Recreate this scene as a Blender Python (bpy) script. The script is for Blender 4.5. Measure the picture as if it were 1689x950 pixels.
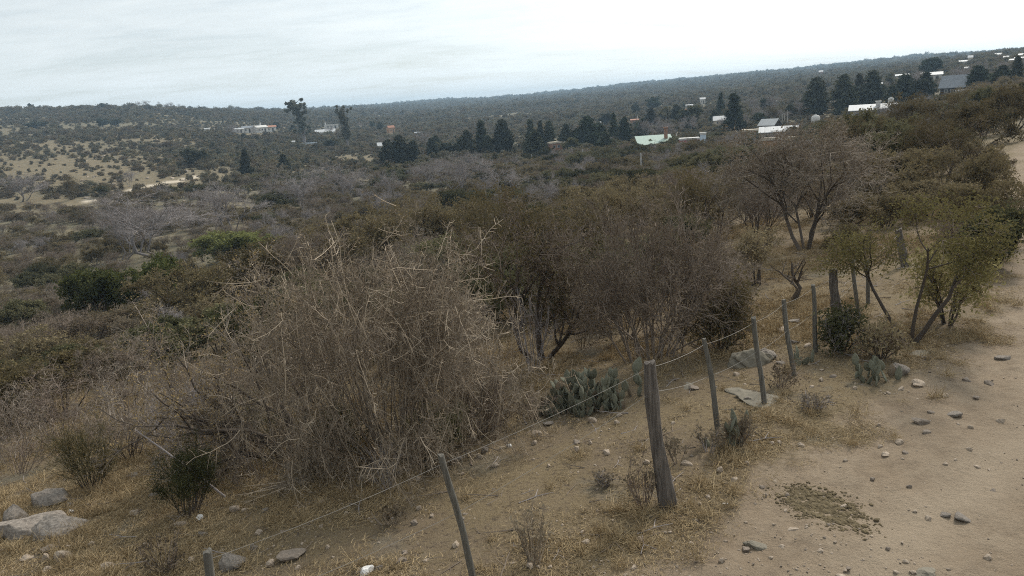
import bpy, math
import numpy as np
from mathutils import Vector, Matrix

for _o in list(bpy.data.objects):
    bpy.data.objects.remove(_o)
R = math.radians
SC = bpy.context.scene
COL = SC.collection

# ------------------------------------------------------------------ camera
CAMH, PITCH, ROLL, F = 4.0, R(13.2), R(4.0), 1300.0
PW, PH = 1689, 950
fwd = np.array([0, math.cos(PITCH), -math.sin(PITCH)])
rt0 = np.array([1.0, 0, 0])
up0 = np.array([0, math.sin(PITCH), math.cos(PITCH)])
cam_up = up0 * math.cos(ROLL) + rt0 * math.sin(ROLL)
cam_rt = rt0 * math.cos(ROLL) - up0 * math.sin(ROLL)
cam = bpy.data.cameras.new('camera')
cam.sensor_width = 36
cam.lens = 36 * F / PW
cam.clip_start, cam.clip_end = 0.05, 12000
camo = bpy.data.objects.new('camera', cam)
COL.objects.link(camo)
camo.matrix_world = Matrix(((cam_rt[0], cam_up[0], -fwd[0], 0), (cam_rt[1], cam_up[1], -fwd[1], 0),
                            (cam_rt[2], cam_up[2], -fwd[2], CAMH), (0, 0, 0, 1)))
SC.camera = camo
SC.cycles.filter_width = 1.05
SC.cycles.use_denoising = False
SC.cycles.sample_clamp_indirect = 3.0
SC.cycles.sample_clamp_direct = 6.0

# ------------------------------------------------------------------ exposure, sun, sky
SC.view_settings.view_transform = 'Standard'
SC.view_settings.look = 'None'
SC.view_settings.gamma = 1.0
SC.view_settings.exposure = 0.0
SUN_AZ, SUN_EL = R(38), R(42)           # azimuth clockwise from +Y
SUN_DIR = Vector((math.sin(SUN_AZ) * math.cos(SUN_EL), math.cos(SUN_AZ) * math.cos(SUN_EL), math.sin(SUN_EL)))
sun = bpy.data.lights.new('sun', 'SUN')
sun.energy = 3.4
sun.angle = R(8)
sun.color = (1.0, 0.93, 0.83)
suno = bpy.data.objects.new('sun', sun)
COL.objects.link(suno)
suno.rotation_euler = SUN_DIR.to_track_quat('Z', 'Y').to_euler()

world = bpy.data.worlds.new("World")
SC.world = world
world.use_nodes = True
nt = world.node_tree
nt.nodes.clear()


def nd(nt, typ, **kw):
    n = nt.nodes.new(typ)
    for k, v in kw.items():
        if k.startswith('i_'):
            n.inputs[k[2:].replace('_', ' ')].default_value = v
        elif isinstance(k, str):
            setattr(n, k, v)
    return n


def mth(nt, op, a, b=None, clamp=False):
    n = nt.nodes.new('ShaderNodeMath')
    n.operation = op
    n.use_clamp = clamp
    for k, v in enumerate((a, b)):
        if v is None:
            continue
        if isinstance(v, (int, float)):
            n.inputs[k].default_value = v
        else:
            nt.links.new(v, n.inputs[k])
    return n.outputs[0]


def mixc(nt, fac, a, b, typ='MIX'):
    n = nt.nodes.new('ShaderNodeMix')
    n.data_type = 'RGBA'
    n.blend_type = typ
    for k, v in ((0, fac), (6, a), (7, b)):
        if isinstance(v, (int, float)):
            n.inputs[k].default_value = v
        elif isinstance(v, tuple):
            n.inputs[k].default_value = (v[0], v[1], v[2], 1)
        else:
            nt.links.new(v, n.inputs[k])
    return n.outputs[2]


def ramp(nt, fac, stops):
    n = nt.nodes.new('ShaderNodeValToRGB')
    cr = n.color_ramp
    while len(cr.elements) < len(stops):
        cr.elements.new(0.5)
    for e, (p, c) in zip(cr.elements, stops):
        e.position = p
        e.color = (c[0], c[1], c[2], 1) if isinstance(c, tuple) else (c, c, c, 1)
    nt.links.new(fac, n.inputs[0])
    return n.outputs[0]


def noise(nt, vec, scale, detail=4, rough=0.55, dist=0.0):
    n = nt.nodes.new('ShaderNodeTexNoise')
    n.inputs['Scale'].default_value = scale
    n.inputs['Detail'].default_value = detail
    n.inputs['Roughness'].default_value = rough
    n.inputs['Distortion'].default_value = dist
    if vec is not None:
        nt.links.new(vec, n.inputs['Vector'])
    return n.outputs[0]


sky = nd(nt, 'ShaderNodeTexSky', sky_type='NISHITA', sun_disc=False)
sky.sun_elevation = SUN_EL
sky.sun_rotation = SUN_AZ
bg1 = nd(nt, 'ShaderNodeBackground', i_Strength=0.09)
nt.links.new(sky.outputs[0], bg1.inputs[0])
tc = nd(nt, 'ShaderNodeTexCoord')
sep = nd(nt, 'ShaderNodeSeparateXYZ')
nt.links.new(tc.outputs['Generated'], sep.inputs[0])
zc = mth(nt, 'ADD', mth(nt, 'MAXIMUM', sep.outputs[2], 0.0), 0.12)
comb = nd(nt, 'ShaderNodeCombineXYZ')
nt.links.new(mth(nt, 'MULTIPLY', mth(nt, 'DIVIDE', sep.outputs[0], zc), 0.8), comb.inputs[0])
nt.links.new(mth(nt, 'MULTIPLY', mth(nt, 'DIVIDE', sep.outputs[1], zc), 1.7), comb.inputs[1])
cn = noise(nt, comb.outputs[0], 0.9, 7, 0.6, 0.4)
cn2 = noise(nt, comb.outputs[0], 4.0, 5, 0.6, 0.6)
cl = mth(nt, 'ADD', mth(nt, 'MULTIPLY', cn, 0.72), mth(nt, 'MULTIPLY', cn2, 0.28))
cov = ramp(nt, cl, [(0.34, 0.55), (0.5, 0.84), (0.64, 1.0)])
vdot = nd(nt, 'ShaderNodeVectorMath', operation='DOT_PRODUCT')
nt.links.new(tc.outputs['Generated'], vdot.inputs[0])
vdot.inputs[1].default_value = SUN_DIR
lobe = mth(nt, 'POWER', mth(nt, 'MAXIMUM', vdot.outputs['Value'], 0.0), 5.0)
SKYB, SKYL = 0.87, 2.4
bright = mth(nt, 'ADD', SKYB, mth(nt, 'MULTIPLY', lobe, SKYL))
low = mth(nt, 'POWER', mth(nt, 'SUBTRACT', 1.0, mth(nt, 'MINIMUM', mth(nt, 'MAXIMUM', sep.outputs[2], 0.0), 1.0)), 8.0)
bright = mth(nt, 'ADD', bright, mth(nt, 'MULTIPLY', low, 0.16))
bg2 = nd(nt, 'ShaderNodeBackground')
bg2.inputs[0].default_value = (0.92, 0.985, 1.0, 1)
nt.links.new(bright, bg2.inputs[1])
mxs = nd(nt, 'ShaderNodeMixShader')
nt.links.new(cov, mxs.inputs[0])
nt.links.new(bg1.outputs[0], mxs.inputs[1])
nt.links.new(bg2.outputs[0], mxs.inputs[2])
wo = nd(nt, 'ShaderNodeOutputWorld')
nt.links.new(mxs.outputs[0], wo.inputs[0])

# ------------------------------------------------------------------ helpers: picture <-> world


def ray(px, py):
    u, v = (px - PW / 2) / F, (PH / 2 - py) / F
    d = fwd + u * cam_rt + v * cam_up
    return d / np.linalg.norm(d)


def project(x, y, z):
    x, y, z = np.asarray(x, float), np.asarray(y, float), np.asarray(z, float) - CAMH
    w = x * fwd[0] + y * fwd[1] + z * fwd[2]
    w = np.where(w < 0.05, 0.05, w)
    u = (x * cam_rt[0] + y * cam_rt[1] + z * cam_rt[2]) / w
    v = (x * cam_up[0] + y * cam_up[1] + z * cam_up[2]) / w
    return PW / 2 + u * F, PH / 2 - v * F


_tab = np.random.default_rng(3).random((256, 256))


def vnoise(x, y, s=0):
    x, y = np.asarray(x, float) + s * 17.3, np.asarray(y, float) - s * 9.1
    xi, yi = np.floor(x).astype(int), np.floor(y).astype(int)
    fx, fy = x - xi, y - yi
    fx, fy = fx * fx * (3 - 2 * fx), fy * fy * (3 - 2 * fy)
    a, b = _tab[xi & 255, yi & 255], _tab[(xi + 1) & 255, yi & 255]
    c, d = _tab[xi & 255, (yi + 1) & 255], _tab[(xi + 1) & 255, (yi + 1) & 255]
    return (a * (1 - fx) + b * fx) * (1 - fy) + (c * (1 - fx) + d * fx) * fy


def fbm(x, y, octs=4, s=0):
    t, a, n = 0.0, 0.5, 0.0
    for k in range(octs):
        t = t + a * vnoise(x * 2 ** k, y * 2 ** k, s + k)
        n += a
        a *= 0.5
    return t / n


def sstep(x, a, b):
    t = np.clip((np.asarray(x, float) - a) / (b - a), 0, 1)
    return t * t * (3 - 2 * t)


# ------------------------------------------------------------------ terrain heights (a valley left of a ridge road)
_hz = [(0, 229), (250, 212), (500, 194), (700, 180), (845, 170), (1050, 156), (1280, 140), (1480, 126), (1689, 111)]
_caz = []
for _p, _q in _hz:
    _d = ray(_p, _q)
    _caz.append(math.degrees(math.atan2(_d[0], _d[1])))
_rr = np.array([20, 40, 70, 110, 180, 280, 420, 650, 1000, 1500, 2200, 3600], float)
_T = np.array([
    #  20   40    70    110   180   280   420   650   1000  1500  2200  3600
    [-2.6, -5.5, -8.0, -9.0, -8.0, -3.0, 6.0, 20.5, 23.0, 24.0, 24.0, 22.0],
    [-2.4, -5.0, -7.6, -8.6, -6.5, -3.5, 4.0, 18.5, 20.0, 20.0, 20.0, 19.0],
    [-2.0, -4.0, -7.0, -9.0, -9.0, -8.5, -4.5, 2.0, 11.0, 12.0, 12.0, 12.0],
    [-1.7, -3.4, -6.0, -8.0, -8.6, -8.0, -6.0, -2.5, 2.0, 8.0, 23.0, 22.0],
    [-1.4, -3.0, -5.5, -7.5, -9.0, -8.5, -6.5, -3.0, 2.0, 7.0, 15.0, 16.0],
    [-0.7, -2.0, -4.0, -6.0, -7.5, -7.0, -4.0, -0.5, 6.0, 15.0, 29.0, 28.0],
    [-0.2, -1.0, -3.0, -5.0, -6.5, -4.0, 0.0, 4.0, 10.0, 20.0, 33.0, 32.0],
    [0.0, -0.2, -1.2, -2.5, -3.0, -0.5, 3.0, 8.0, 15.0, 27.0, 42.0, 40.0],
    [0.1, 0.5, 0.8, 0.5, 1.0, 4.0, 8.0, 12.0, 18.0, 26.0, 34.0, 34.0]])
_azg = np.arange(-180, 181, 1.0)
_lg = np.linspace(math.log(20), math.log(3600), 150)
_m = (_T[0] + _T[-1]) * 0.35
_ca = [-180, -75] + list(_caz) + [75, 180]
_TT = np.vstack([_m, _T[0], _T, _T[-1], _m])
_g1 = np.array([np.interp(_azg, _ca, _TT[:, k]) for k in range(len(_rr))])          # (12, az)
_G = np.array([np.interp(_lg, np.log(_rr), _g1[:, k]) for k in range(len(_azg))])   # (az, r)
for _ in range(3):
    _G = (np.roll(_G, 1, 0) + 2 * _G + np.roll(_G, -1, 0)) / 4
    _P = np.pad(_G, ((0, 0), (1, 1)), 'edge')
    _G = (_P[:, :-2] + 2 * _G + _P[:, 2:]) / 4


def hf(x, y):
    x, y = np.asarray(x, float), np.asarray(y, float)
    r = np.hypot(x, y) + 1e-6
    az = np.degrees(np.arctan2(x, y))
    lr = np.log(np.maximum(r, 20.0))
    fi = np.clip((lr - _lg[0]) / (_lg[1] - _lg[0]), 0, len(_lg) - 1.001)
    ai = np.clip(az + 180, 0, 359.999)
    i0, a0 = fi.astype(int), ai.astype(int)
    f, a = fi - i0, ai - a0
    far = (_G[a0, i0] * (1 - f) + _G[a0, i0 + 1] * f) * (1 - a) + (_G[a0 + 1, i0] * (1 - f) + _G[a0 + 1, i0 + 1] * f) * a
    s = -0.8 * x + 0.6 * y - 3.1
    sp = np.maximum(s, 0)
    near = -0.17 * (sp - 1 + np.exp(-sp)) + 0.12 * np.clip(-s - 8, 0, 25)
    w = sstep(np.log(r), math.log(16), math.log(42))
    z = near * (1 - w) + far * w
    z = z + 0.10 * (fbm(x * 0.35, y * 0.35, 3, 2) - 0.5) + 0.035 * (fbm(x * 1.7, y * 1.7, 3, 5) - 0.5) * np.clip(30 / r, 0, 1)
    z = z + (fbm(x / 14, y / 14, 3, 9) - 0.5) * 0.7 * sstep(r, 30, 90)
    z = z + (fbm(x / 70, y / 70, 3, 11) - 0.5) * np.clip(r * 0.008, 0, 7) * sstep(r, 120, 300)
    return z


_rs = np.exp(np.linspace(math.log(2.0), math.log(3500), 1600))


def at(px, py):
    """where the ray through a pixel of the photograph meets the terrain: x, y, z, distance"""
    d = ray(px, py)
    hlen = math.hypot(d[0], d[1])
    ux, uy, sl = d[0] / hlen, d[1] / hlen, d[2] / hlen
    dz = CAMH + sl * _rs - hf(ux * _rs, uy * _rs)
    k = np.nonzero(dz < 0)[0]
    if len(k):
        k = k[0]
        t = dz[k - 1] / (dz[k - 1] - dz[k]) if k else 0
        r = _rs[k - 1] * (1 - t) + _rs[k] * t if k else _rs[0]
    else:
        k = int(np.argmin(dz + (_rs < 150) * 1e3))
        r = _rs[k]
    return ux * r, uy * r, float(hf(ux * r, uy * r)), float(r)


# ------------------------------------------------------------------ helpers: objects


def tag(o, label=None, cat=None, group=None, kind=None):
    for k, v in (('label', label), ('category', cat), ('group', group), ('kind', kind)):
        if v:
            o[k] = v
    return o


def empty(name, loc, rz=0.0, sc=1.0):
    o = bpy.data.objects.new(name, None)
    COL.objects.link(o)
    o.location = loc
    o.rotation_euler = (0, 0, rz)
    o.scale = (sc, sc, sc) if isinstance(sc, (int, float)) else sc
    return o


def link(name, me, parent=None, loc=None, rot=None, sc=None):
    o = bpy.data.objects.new(name, me)
    COL.objects.link(o)
    if parent is not None:
        o.parent = parent
    if loc is not None:
        o.location = loc
    if rot is not None:
        o.rotation_euler = rot
    if sc is not None:
        o.scale = (sc, sc, sc) if isinstance(sc, (int, float)) else sc
    return o


class MB:
    """collects vertices and faces, builds one mesh"""

    def __init__(s):
        s.v, s.f, s.n, s.mi, s.var = [], [], 0, [], []

    def add(s, V, Fc, mi=0, var=None):
        V = np.asarray(V, float).reshape(-1, 3)
        Fc = np.asarray(Fc, int)
        s.v.append(V)
        s.f.append(Fc + s.n)
        s.mi.append(np.full(len(Fc), mi))
        if var is None:
            var = np.zeros(len(V))
        s.var.append(np.broadcast_to(np.asarray(var, float), (len(V),)))
        s.n += len(V)
        return s

    def box(s, c, d, mi=0, rz=0.0, var=0.0):
        c, d = np.array(c, float), np.array(d, float) / 2
        q = np.array([[i, j, k] for k in (-1, 1) for j in (-1, 1) for i in (-1, 1)], float) * d
        if rz:
            cs, sn = math.cos(rz), math.sin(rz)
            q = np.stack([q[:, 0] * cs - q[:, 1] * sn, q[:, 0] * sn + q[:, 1] * cs, q[:, 2]], 1)
        s.add(q + c, [[0, 2, 3, 1], [4, 5, 7, 6], [0, 1, 5, 4], [2, 6, 7, 3], [0, 4, 6, 2], [1, 3, 7, 5]], mi, var)
        return s

    def prism(s, pts, y0, y1, mi=0):
        """outline in x,z swept along y"""
        n = len(pts)
        V = [(x, y0, z) for x, z in pts] + [(x, y1, z) for x, z in pts]
        for k in range(n):
            s.add([V[k], V[(k + 1) % n], V[(k + 1) % n + n], V[k + n]], [[0, 1, 2, 3]], mi)
        for off in (0, n):
            c = np.mean(np.array(V[off:off + n]), 0)
            for k in range(n):
                s.add([V[off + k], V[off + (k + 1) % n], c], [[0, 1, 2]], mi)
        return s

    def build(s, name, mats, smooth=False):
        me = bpy.data.meshes.new(name)
        if not s.v:
            return me
        V = np.concatenate(s.v)
        me.vertices.add(len(V))
        me.vertices.foreach_set('co', V.astype(np.float32).ravel())
        idx = np.concatenate([f.ravel() for f in s.f])
        cnt = np.concatenate([np.full(len(f), f.shape[1]) for f in s.f])
        st = np.concatenate([[0], np.cumsum(cnt)[:-1]])
        me.loops.add(len(idx))
        me.loops.foreach_set('vertex_index', idx.astype(np.int32))
        me.polygons.add(len(cnt))
        me.polygons.foreach_set('loop_start', st.astype(np.int32))
        me.polygons.foreach_set('material_index', np.concatenate(s.mi).astype(np.int32))
        me.polygons.foreach_set('use_smooth', np.full(len(cnt), bool(smooth)))
        a = me.attributes.new('var', 'FLOAT', 'POINT')
        a.data.foreach_set('value', np.concatenate(s.var).astype(np.float32))
        for m in mats if isinstance(mats, (list, tuple)) else [mats]:
            me.materials.append(m)
        me.update(calc_edges=True)
        return me


def unit(a):
    return a / np.maximum(np.linalg.norm(a, axis=-1, keepdims=True), 1e-9)


def tubes(P, Rd, m):
    """P (n,K,3) centre lines, Rd (n,K) radii -> vertices, quads"""
    n, K, _ = P.shape
    T = unit(np.gradient(P, axis=1))
    mean = unit(T.mean(1))
    ref = np.where(np.abs(mean[:, 2:3]) < 0.8, np.array([[0, 0, 1.0]]), np.array([[1.0, 0, 0]]))[:, None, :]
    N = unit(np.cross(T, ref))
    B = np.cross(T, N)
    an = 2 * np.pi * np.arange(m) / m
    V = P[:, :, None, :] + Rd[:, :, None, None] * (np.cos(an)[None, None, :, None] * N[:, :, None, :] + np.sin(an)[None, None, :, None] * B[:, :, None, :])
    b = np.arange(n)[:, None, None] * K * m
    k = np.arange(K - 1)[None, :, None] * m
    j = np.arange(m)[None, None, :]
    j2 = (j + 1) % m
    q = np.stack([b + k + j, b + k + j2, b + k + m + j2, b + k + m + j], -1).reshape(-1, 4)
    return V.reshape(-1, 3), q


def quads(rng, pts, size, elong=1.8, flat=0.0):
    """small leaf faces at pts: diamonds with random attitude"""
    n = len(pts)
    a = unit(rng.normal(size=(n, 3)) * np.array([1, 1, 1 - flat]))
    b = unit(np.cross(a, rng.normal(size=(n, 3))))
    sz = (size * rng.uniform(0.6, 1.3, n))[:, None]
    V = np.stack([pts - a * sz * elong * 0.5, pts + b * sz * 0.5, pts + a * sz * elong * 0.5, pts - b * sz * 0.5], 1).reshape(-1, 3)
    return V, np.arange(4 * n).reshape(-1, 4)


# ------------------------------------------------------------------ materials


def newmat(name):
    m = bpy.data.materials.new(name)
    m.use_nodes = True
    m.node_tree.nodes.clear()
    return m, m.node_tree


def finish(nt, col, rough=0.85, bump=None, bstr=0.3, bdist=0.02, spec=0.2, metal=0.0):
    p = nd(nt, 'ShaderNodeBsdfPrincipled')
    p.inputs['Roughness'].default_value = rough
    p.inputs['Specular IOR Level'].default_value = spec
    p.inputs['Metallic'].default_value = metal
    if isinstance(col, tuple):
        p.inputs['Base Color'].default_value = (*col, 1)
    else:
        nt.links.new(col, p.inputs['Base Color'])
    if bump is not None:
        b = nd(nt, 'ShaderNodeBump')
        b.inputs['Strength'].default_value = bstr
        b.inputs['Distance'].default_value = bdist
        nt.links.new(bump, b.inputs['Height'])
        nt.links.new(b.outputs[0], p.inputs['Normal'])
    o = nd(nt, 'ShaderNodeOutputMaterial')
    nt.links.new(p.outputs[0], o.inputs[0])


def attr(nt, name):
    n = nd(nt, 'ShaderNodeAttribute', attribute_name=name)
    return n.outputs['Fac']


def plain(name, c1, c2, scale=3.0, rough=0.85, bstr=0.25, bdist=0.02, spec=0.2, stretch=None, metal=0.0):
    """two-tone worn surface in object space"""
    m, nt = newmat(name)
    t = nd(nt, 'ShaderNodeTexCoord')
    v = t.outputs['Object']
    if stretch:
        mp = nd(nt, 'ShaderNodeMapping')
        mp.inputs['Scale'].default_value = stretch
        nt.links.new(v, mp.inputs[0])
        v = mp.outputs[0]
    n1 = noise(nt, v, scale, 6, 0.65)
    col = mixc(nt, ramp(nt, n1, [(0.32, 0.0), (0.68, 1.0)]), c1, c2)
    oi = nd(nt, 'ShaderNodeObjectInfo')
    col = mixc(nt, mth(nt, 'MULTIPLY', oi.outputs['Random'], 0.25), col, (c2[0] * 0.5, c2[1] * 0.5, c2[2] * 0.5))
    finish(nt, col, rough, n1, bstr, bdist, spec, metal)
    return m


def barkmat(name, c1, c2, c3=None):
    """twigs and stems: colour differs from branch to branch and plant to plant"""
    m, nt = newmat(name)
    oi = nd(nt, 'ShaderNodeObjectInfo')
    geo = nd(nt, 'ShaderNodeNewGeometry')
    n1 = noise(nt, geo.outputs['Position'], 9, 3)
    f = mth(nt, 'ADD', mth(nt, 'MULTIPLY', attr(nt, 'var'), 0.7), mth(nt, 'MULTIPLY', n1, 0.3), True)
    col = mixc(nt, f, c1, c2)
    if c3:
        col = mixc(nt, mth(nt, 'MULTIPLY', oi.outputs['Random'], 0.7), col, c3)
    finish(nt, col, 0.9, spec=0.1)
    return m


def leafmat(name, c1, c2, c3, trans=0.25):
    m, nt = newmat(name)
    oi = nd(nt, 'ShaderNodeObjectInfo')
    geo = nd(nt, 'ShaderNodeNewGeometry')
    col = mixc(nt, attr(nt, 'var'), c1, c2)
    col = mixc(nt, mth(nt, 'MULTIPLY', oi.outputs['Random'], 0.85), col, c3)
    vv = mth(nt, 'ADD', 0.5, mth(nt, 'MULTIPLY', oi.outputs['Random'], 0.95))
    hs = nd(nt, 'ShaderNodeHueSaturation')
    nt.links.new(vv, hs.inputs['Value'])
    nt.links.new(col, hs.inputs['Color'])
    col = hs.outputs[0]
    n1 = noise(nt, geo.outputs['Position'], 0.02, 4)
    col = mixc(nt, mth(nt, 'MULTIPLY', ramp(nt, n1, [(0.4, 0.0), (0.62, 1.0)]), 0.35), col, (0.12, 0.095, 0.065))
    d = nd(nt, 'ShaderNodeBsdfDiffuse')
    t = nd(nt, 'ShaderNodeBsdfTranslucent')
    nt.links.new(col, d.inputs[0])
    nt.links.new(col, t.inputs[0])
    mx = nd(nt, 'ShaderNodeMixShader')
    mx.inputs[0].default_value = trans
    nt.links.new(d.outputs[0], mx.inputs[1])
    nt.links.new(t.outputs[0], mx.inputs[2])
    o = nd(nt, 'ShaderNodeOutputMaterial')
    nt.links.new(mx.outputs[0], o.inputs[0])
    return m


M = {}
M['bark'] = barkmat('dark_bark', (0.05, 0.04, 0.032), (0.13, 0.105, 0.085))
M['greybark'] = barkmat('grey_bark', (0.12, 0.105, 0.10), (0.26, 0.235, 0.225))
M['straw_twig'] = barkmat('straw_twig', (0.068, 0.053, 0.041), (0.50, 0.405, 0.30))
M['brown_twig'] = barkmat('brown_twig', (0.10, 0.077, 0.058), (0.27, 0.21, 0.165), (0.18, 0.15, 0.12))
M['red_twig'] = barkmat('red_twig', (0.10, 0.076, 0.06), (0.30, 0.235, 0.19))
M['tan_twig'] = barkmat('tan_twig', (0.12, 0.095, 0.075), (0.38, 0.32, 0.26))
M['grey_twig'] = barkmat('grey_twig', (0.17, 0.15, 0.14), (0.36, 0.32, 0.305), (0.25, 0.22, 0.21))
M['olive'] = leafmat('olive_leaf', (0.135, 0.112, 0.055), (0.225, 0.175, 0.085), (0.15, 0.122, 0.075))
M['yellowgreen'] = leafmat('yellow_green_leaf', (0.15, 0.135, 0.052), (0.24, 0.205, 0.08), (0.19, 0.165, 0.075))
M['freshgreen'] = leafmat('fresh_green_leaf', (0.085, 0.10, 0.034), (0.155, 0.165, 0.052), (0.12, 0.125, 0.045))
M['brownleaf'] = leafmat('brown_leaf', (0.14, 0.11, 0.072), (0.22, 0.165, 0.105), (0.14, 0.118, 0.085))
M['green'] = leafmat('green_leaf', (0.06, 0.068, 0.032), (0.12, 0.118, 0.052), (0.12, 0.108, 0.06))
M['yellowbud'] = leafmat('yellow_bud', (0.2, 0.145, 0.06), (0.3, 0.215, 0.085), (0.22, 0.165, 0.09))
M['conifer'] = leafmat('conifer_leaf', (0.018, 0.03, 0.018), (0.06, 0.076, 0.044), (0.046, 0.056, 0.034), 0.1)
M['euca'] = leafmat('eucalyptus_leaf', (0.065, 0.078, 0.054), (0.13, 0.14, 0.10), (0.10, 0.105, 0.075), 0.15)
M['scrub'] = leafmat('scrub_leaf', (0.115, 0.103, 0.068), (0.19, 0.16, 0.105), (0.12, 0.115, 0.075))
M['straw'] = barkmat('straw_blade', (0.15, 0.105, 0.055), (0.47, 0.36, 0.21))
M['rock'] = plain('grey_rock', (0.125, 0.105, 0.088), (0.33, 0.285, 0.24), 8, 0.9, 0.9, 0.03)
M['tanrock'] = plain('tan_rock', (0.24, 0.185, 0.135), (0.44, 0.36, 0.28), 7, 0.9, 0.5, 0.02)
M['darkrock'] = plain('dark_rock', (0.14, 0.112, 0.088), (0.25, 0.205, 0.165), 6, 0.9, 0.5, 0.02)  # dark tone puts the shade on these stones into their colour
M['whiterock'] = plain('white_rock', (0.55, 0.53, 0.5), (0.75, 0.73, 0.7), 6, 0.85, 0.3, 0.01)
M['lichen'] = plain('lichen_rock', (0.12, 0.108, 0.084), (0.225, 0.197, 0.152), 7, 0.95, 0.4, 0.02)
M['wood'] = plain('weathered_wood', (0.045, 0.038, 0.033), (0.19, 0.163, 0.14), 4, 0.9, 0.9, 0.03, stretch=(9, 9, 0.7))
M['woodlight'] = plain('pale_weathered_wood', (0.06, 0.055, 0.046), (0.19, 0.175, 0.148), 5, 0.9, 0.7, 0.008, stretch=(14, 14, 0.8))
M['wire'] = plain('grey_wire', (0.16, 0.14, 0.12), (0.27, 0.245, 0.21), 3, 0.6, 0.0, spec=0.4)
M['cactus'] = plain('cactus_skin', (0.095, 0.10, 0.068), (0.215, 0.21, 0.155), 5, 0.8, 0.5, 0.01)
M['spine'] = plain('cactus_spine', (0.32, 0.28, 0.2), (0.42, 0.38, 0.28), 7)
M['drycactus'] = plain('dry_cactus_skin', (0.14, 0.105, 0.075), (0.24, 0.19, 0.13), 7, 0.9, 0.4, 0.01)
M['dung'] = plain('dry_dung', (0.055, 0.041, 0.023), (0.175, 0.135, 0.075), 22, 0.95, 0.6, 0.01)
# ------------------------------------------------------------------ the ground


def poly_world(pp):
    return np.array([at(*p)[:2] for p in pp])


ROAD_EDGE = poly_world([(985, 945), (1105, 872), (1225, 798), (1340, 733), (1430, 682), (1520, 622), (1590, 545), (1640, 470), (1651, 425), (1655, 385), (1655, 345), (1657, 300)])
# beyond the bend the track climbs on past the right-hand bushes to a crest
_e = ROAD_EDGE[-1]
_dirn = np.array([0.66, 0.75])
ROAD_EDGE = np.vstack([ROAD_EDGE[0] + np.array([-2.6, -3.2]) * 4, ROAD_EDGE[0] + np.array([-0.9, -1.0]), ROAD_EDGE, _e + np.array([0.56, 0.83]) * 8, _e + np.array([0.58, 0.81]) * 40])
PATH = poly_world([(120, 338), (175, 325), (215, 314), (255, 306), (290, 299), (330, 291)])


def sdist(x, y, L):
    """distance to a polyline, positive on its right-hand side"""
    best = np.full(np.shape(x), 1e9)
    sgn = np.zeros(np.shape(x))
    for a, b in zip(L[:-1], L[1:]):
        d = b - a
        l2 = (d * d).sum()
        t = np.clip(((x - a[0]) * d[0] + (y - a[1]) * d[1]) / l2, 0, 1)
        ex, ey = x - a[0] - t * d[0], y - a[1] - t * d[1]
        q = np.hypot(ex, ey)
        cr = d[1] * (x - a[0]) - d[0] * (y - a[1])
        u = q < best - 1e-9
        best = np.where(u, q, best)
        sgn = np.where(u, np.sign(cr), sgn)
    return best * sgn


def road_mask(x, y):
    d = sdist(x, y, ROAD_EDGE)
    n = (fbm(x * 0.9, y * 0.9, 4, 21) - 0.5) * 1.5
    far_side = 1 - sstep(d, 7.0, 8.5)
    return sstep(d + n, -0.45, 0.7) * far_side


def in_poly(px, py, poly):
    px, py = np.asarray(px, float), np.asarray(py, float)
    ins = np.zeros(px.shape, bool)
    n = len(poly)
    for i in range(n):
        (x1, y1), (x2, y2) = poly[i], poly[(i + 1) % n]
        c = ((y1 > py) != (y2 > py)) & (px < (x2 - x1) * (py - y1) / ((y2 - y1) or 1e-9) + x1)
        ins ^= c
    return ins


def gz(x, y):
    """height of the finished ground: the worn track lies a little below the verge and carries shallow ruts"""
    x, y = np.asarray(x, float), np.asarray(y, float)
    z = hf(x, y)
    m = np.where(np.hypot(x, y) < 90, road_mask(x, y), 0.0)
    d = sdist(x, y, ROAD_EDGE)
    rut = np.exp(-((d - 1.6) / 0.35) ** 2) + np.exp(-((d - 3.2) / 0.35) ** 2)
    return z - m * 0.03 - m * 0.05 * rut + m * (0.08 * (fbm(x * 1.9, y * 1.9, 4, 33) - 0.5) + 0.05 * (fbm(x * 5.5, y * 5.5, 2, 35) - 0.5) * (np.hypot(x, y) < 30))


DRY = [(120, 285, 190, 38, 1.0), (60, 335, 120, 18, .85), (250, 305, 110, 18, 1.0), (410, 345, 80, 14, .6), (240, 312, 60, 12, 1.0), (230, 228, 170, 12, .62), (90, 240, 150, 16, .7), (340, 292, 90, 16, .75), (520, 292, 90, 14, .6), (20, 215, 90, 8, .55), (160, 385, 110, 12, .5), (60, 430, 80, 12, .5), (430, 222, 35, 7, .9), (575, 262, 70, 6, .8),
       (600, 300, 60, 8, .7), (1400, 385, 60, 12, .8), (230, 262, 90, 10, .7), (1655, 255, 40, 40, 1.0)]


def dryness(x, y, z):
    px, py = project(x, y, z)
    d = np.zeros(np.shape(px))
    for cx, cy, sx, sy, a in DRY:
        d = np.maximum(d, a * np.exp(-((px - cx) / sx) ** 2 - ((py - cy) / sy) ** 2))
    return d


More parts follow.
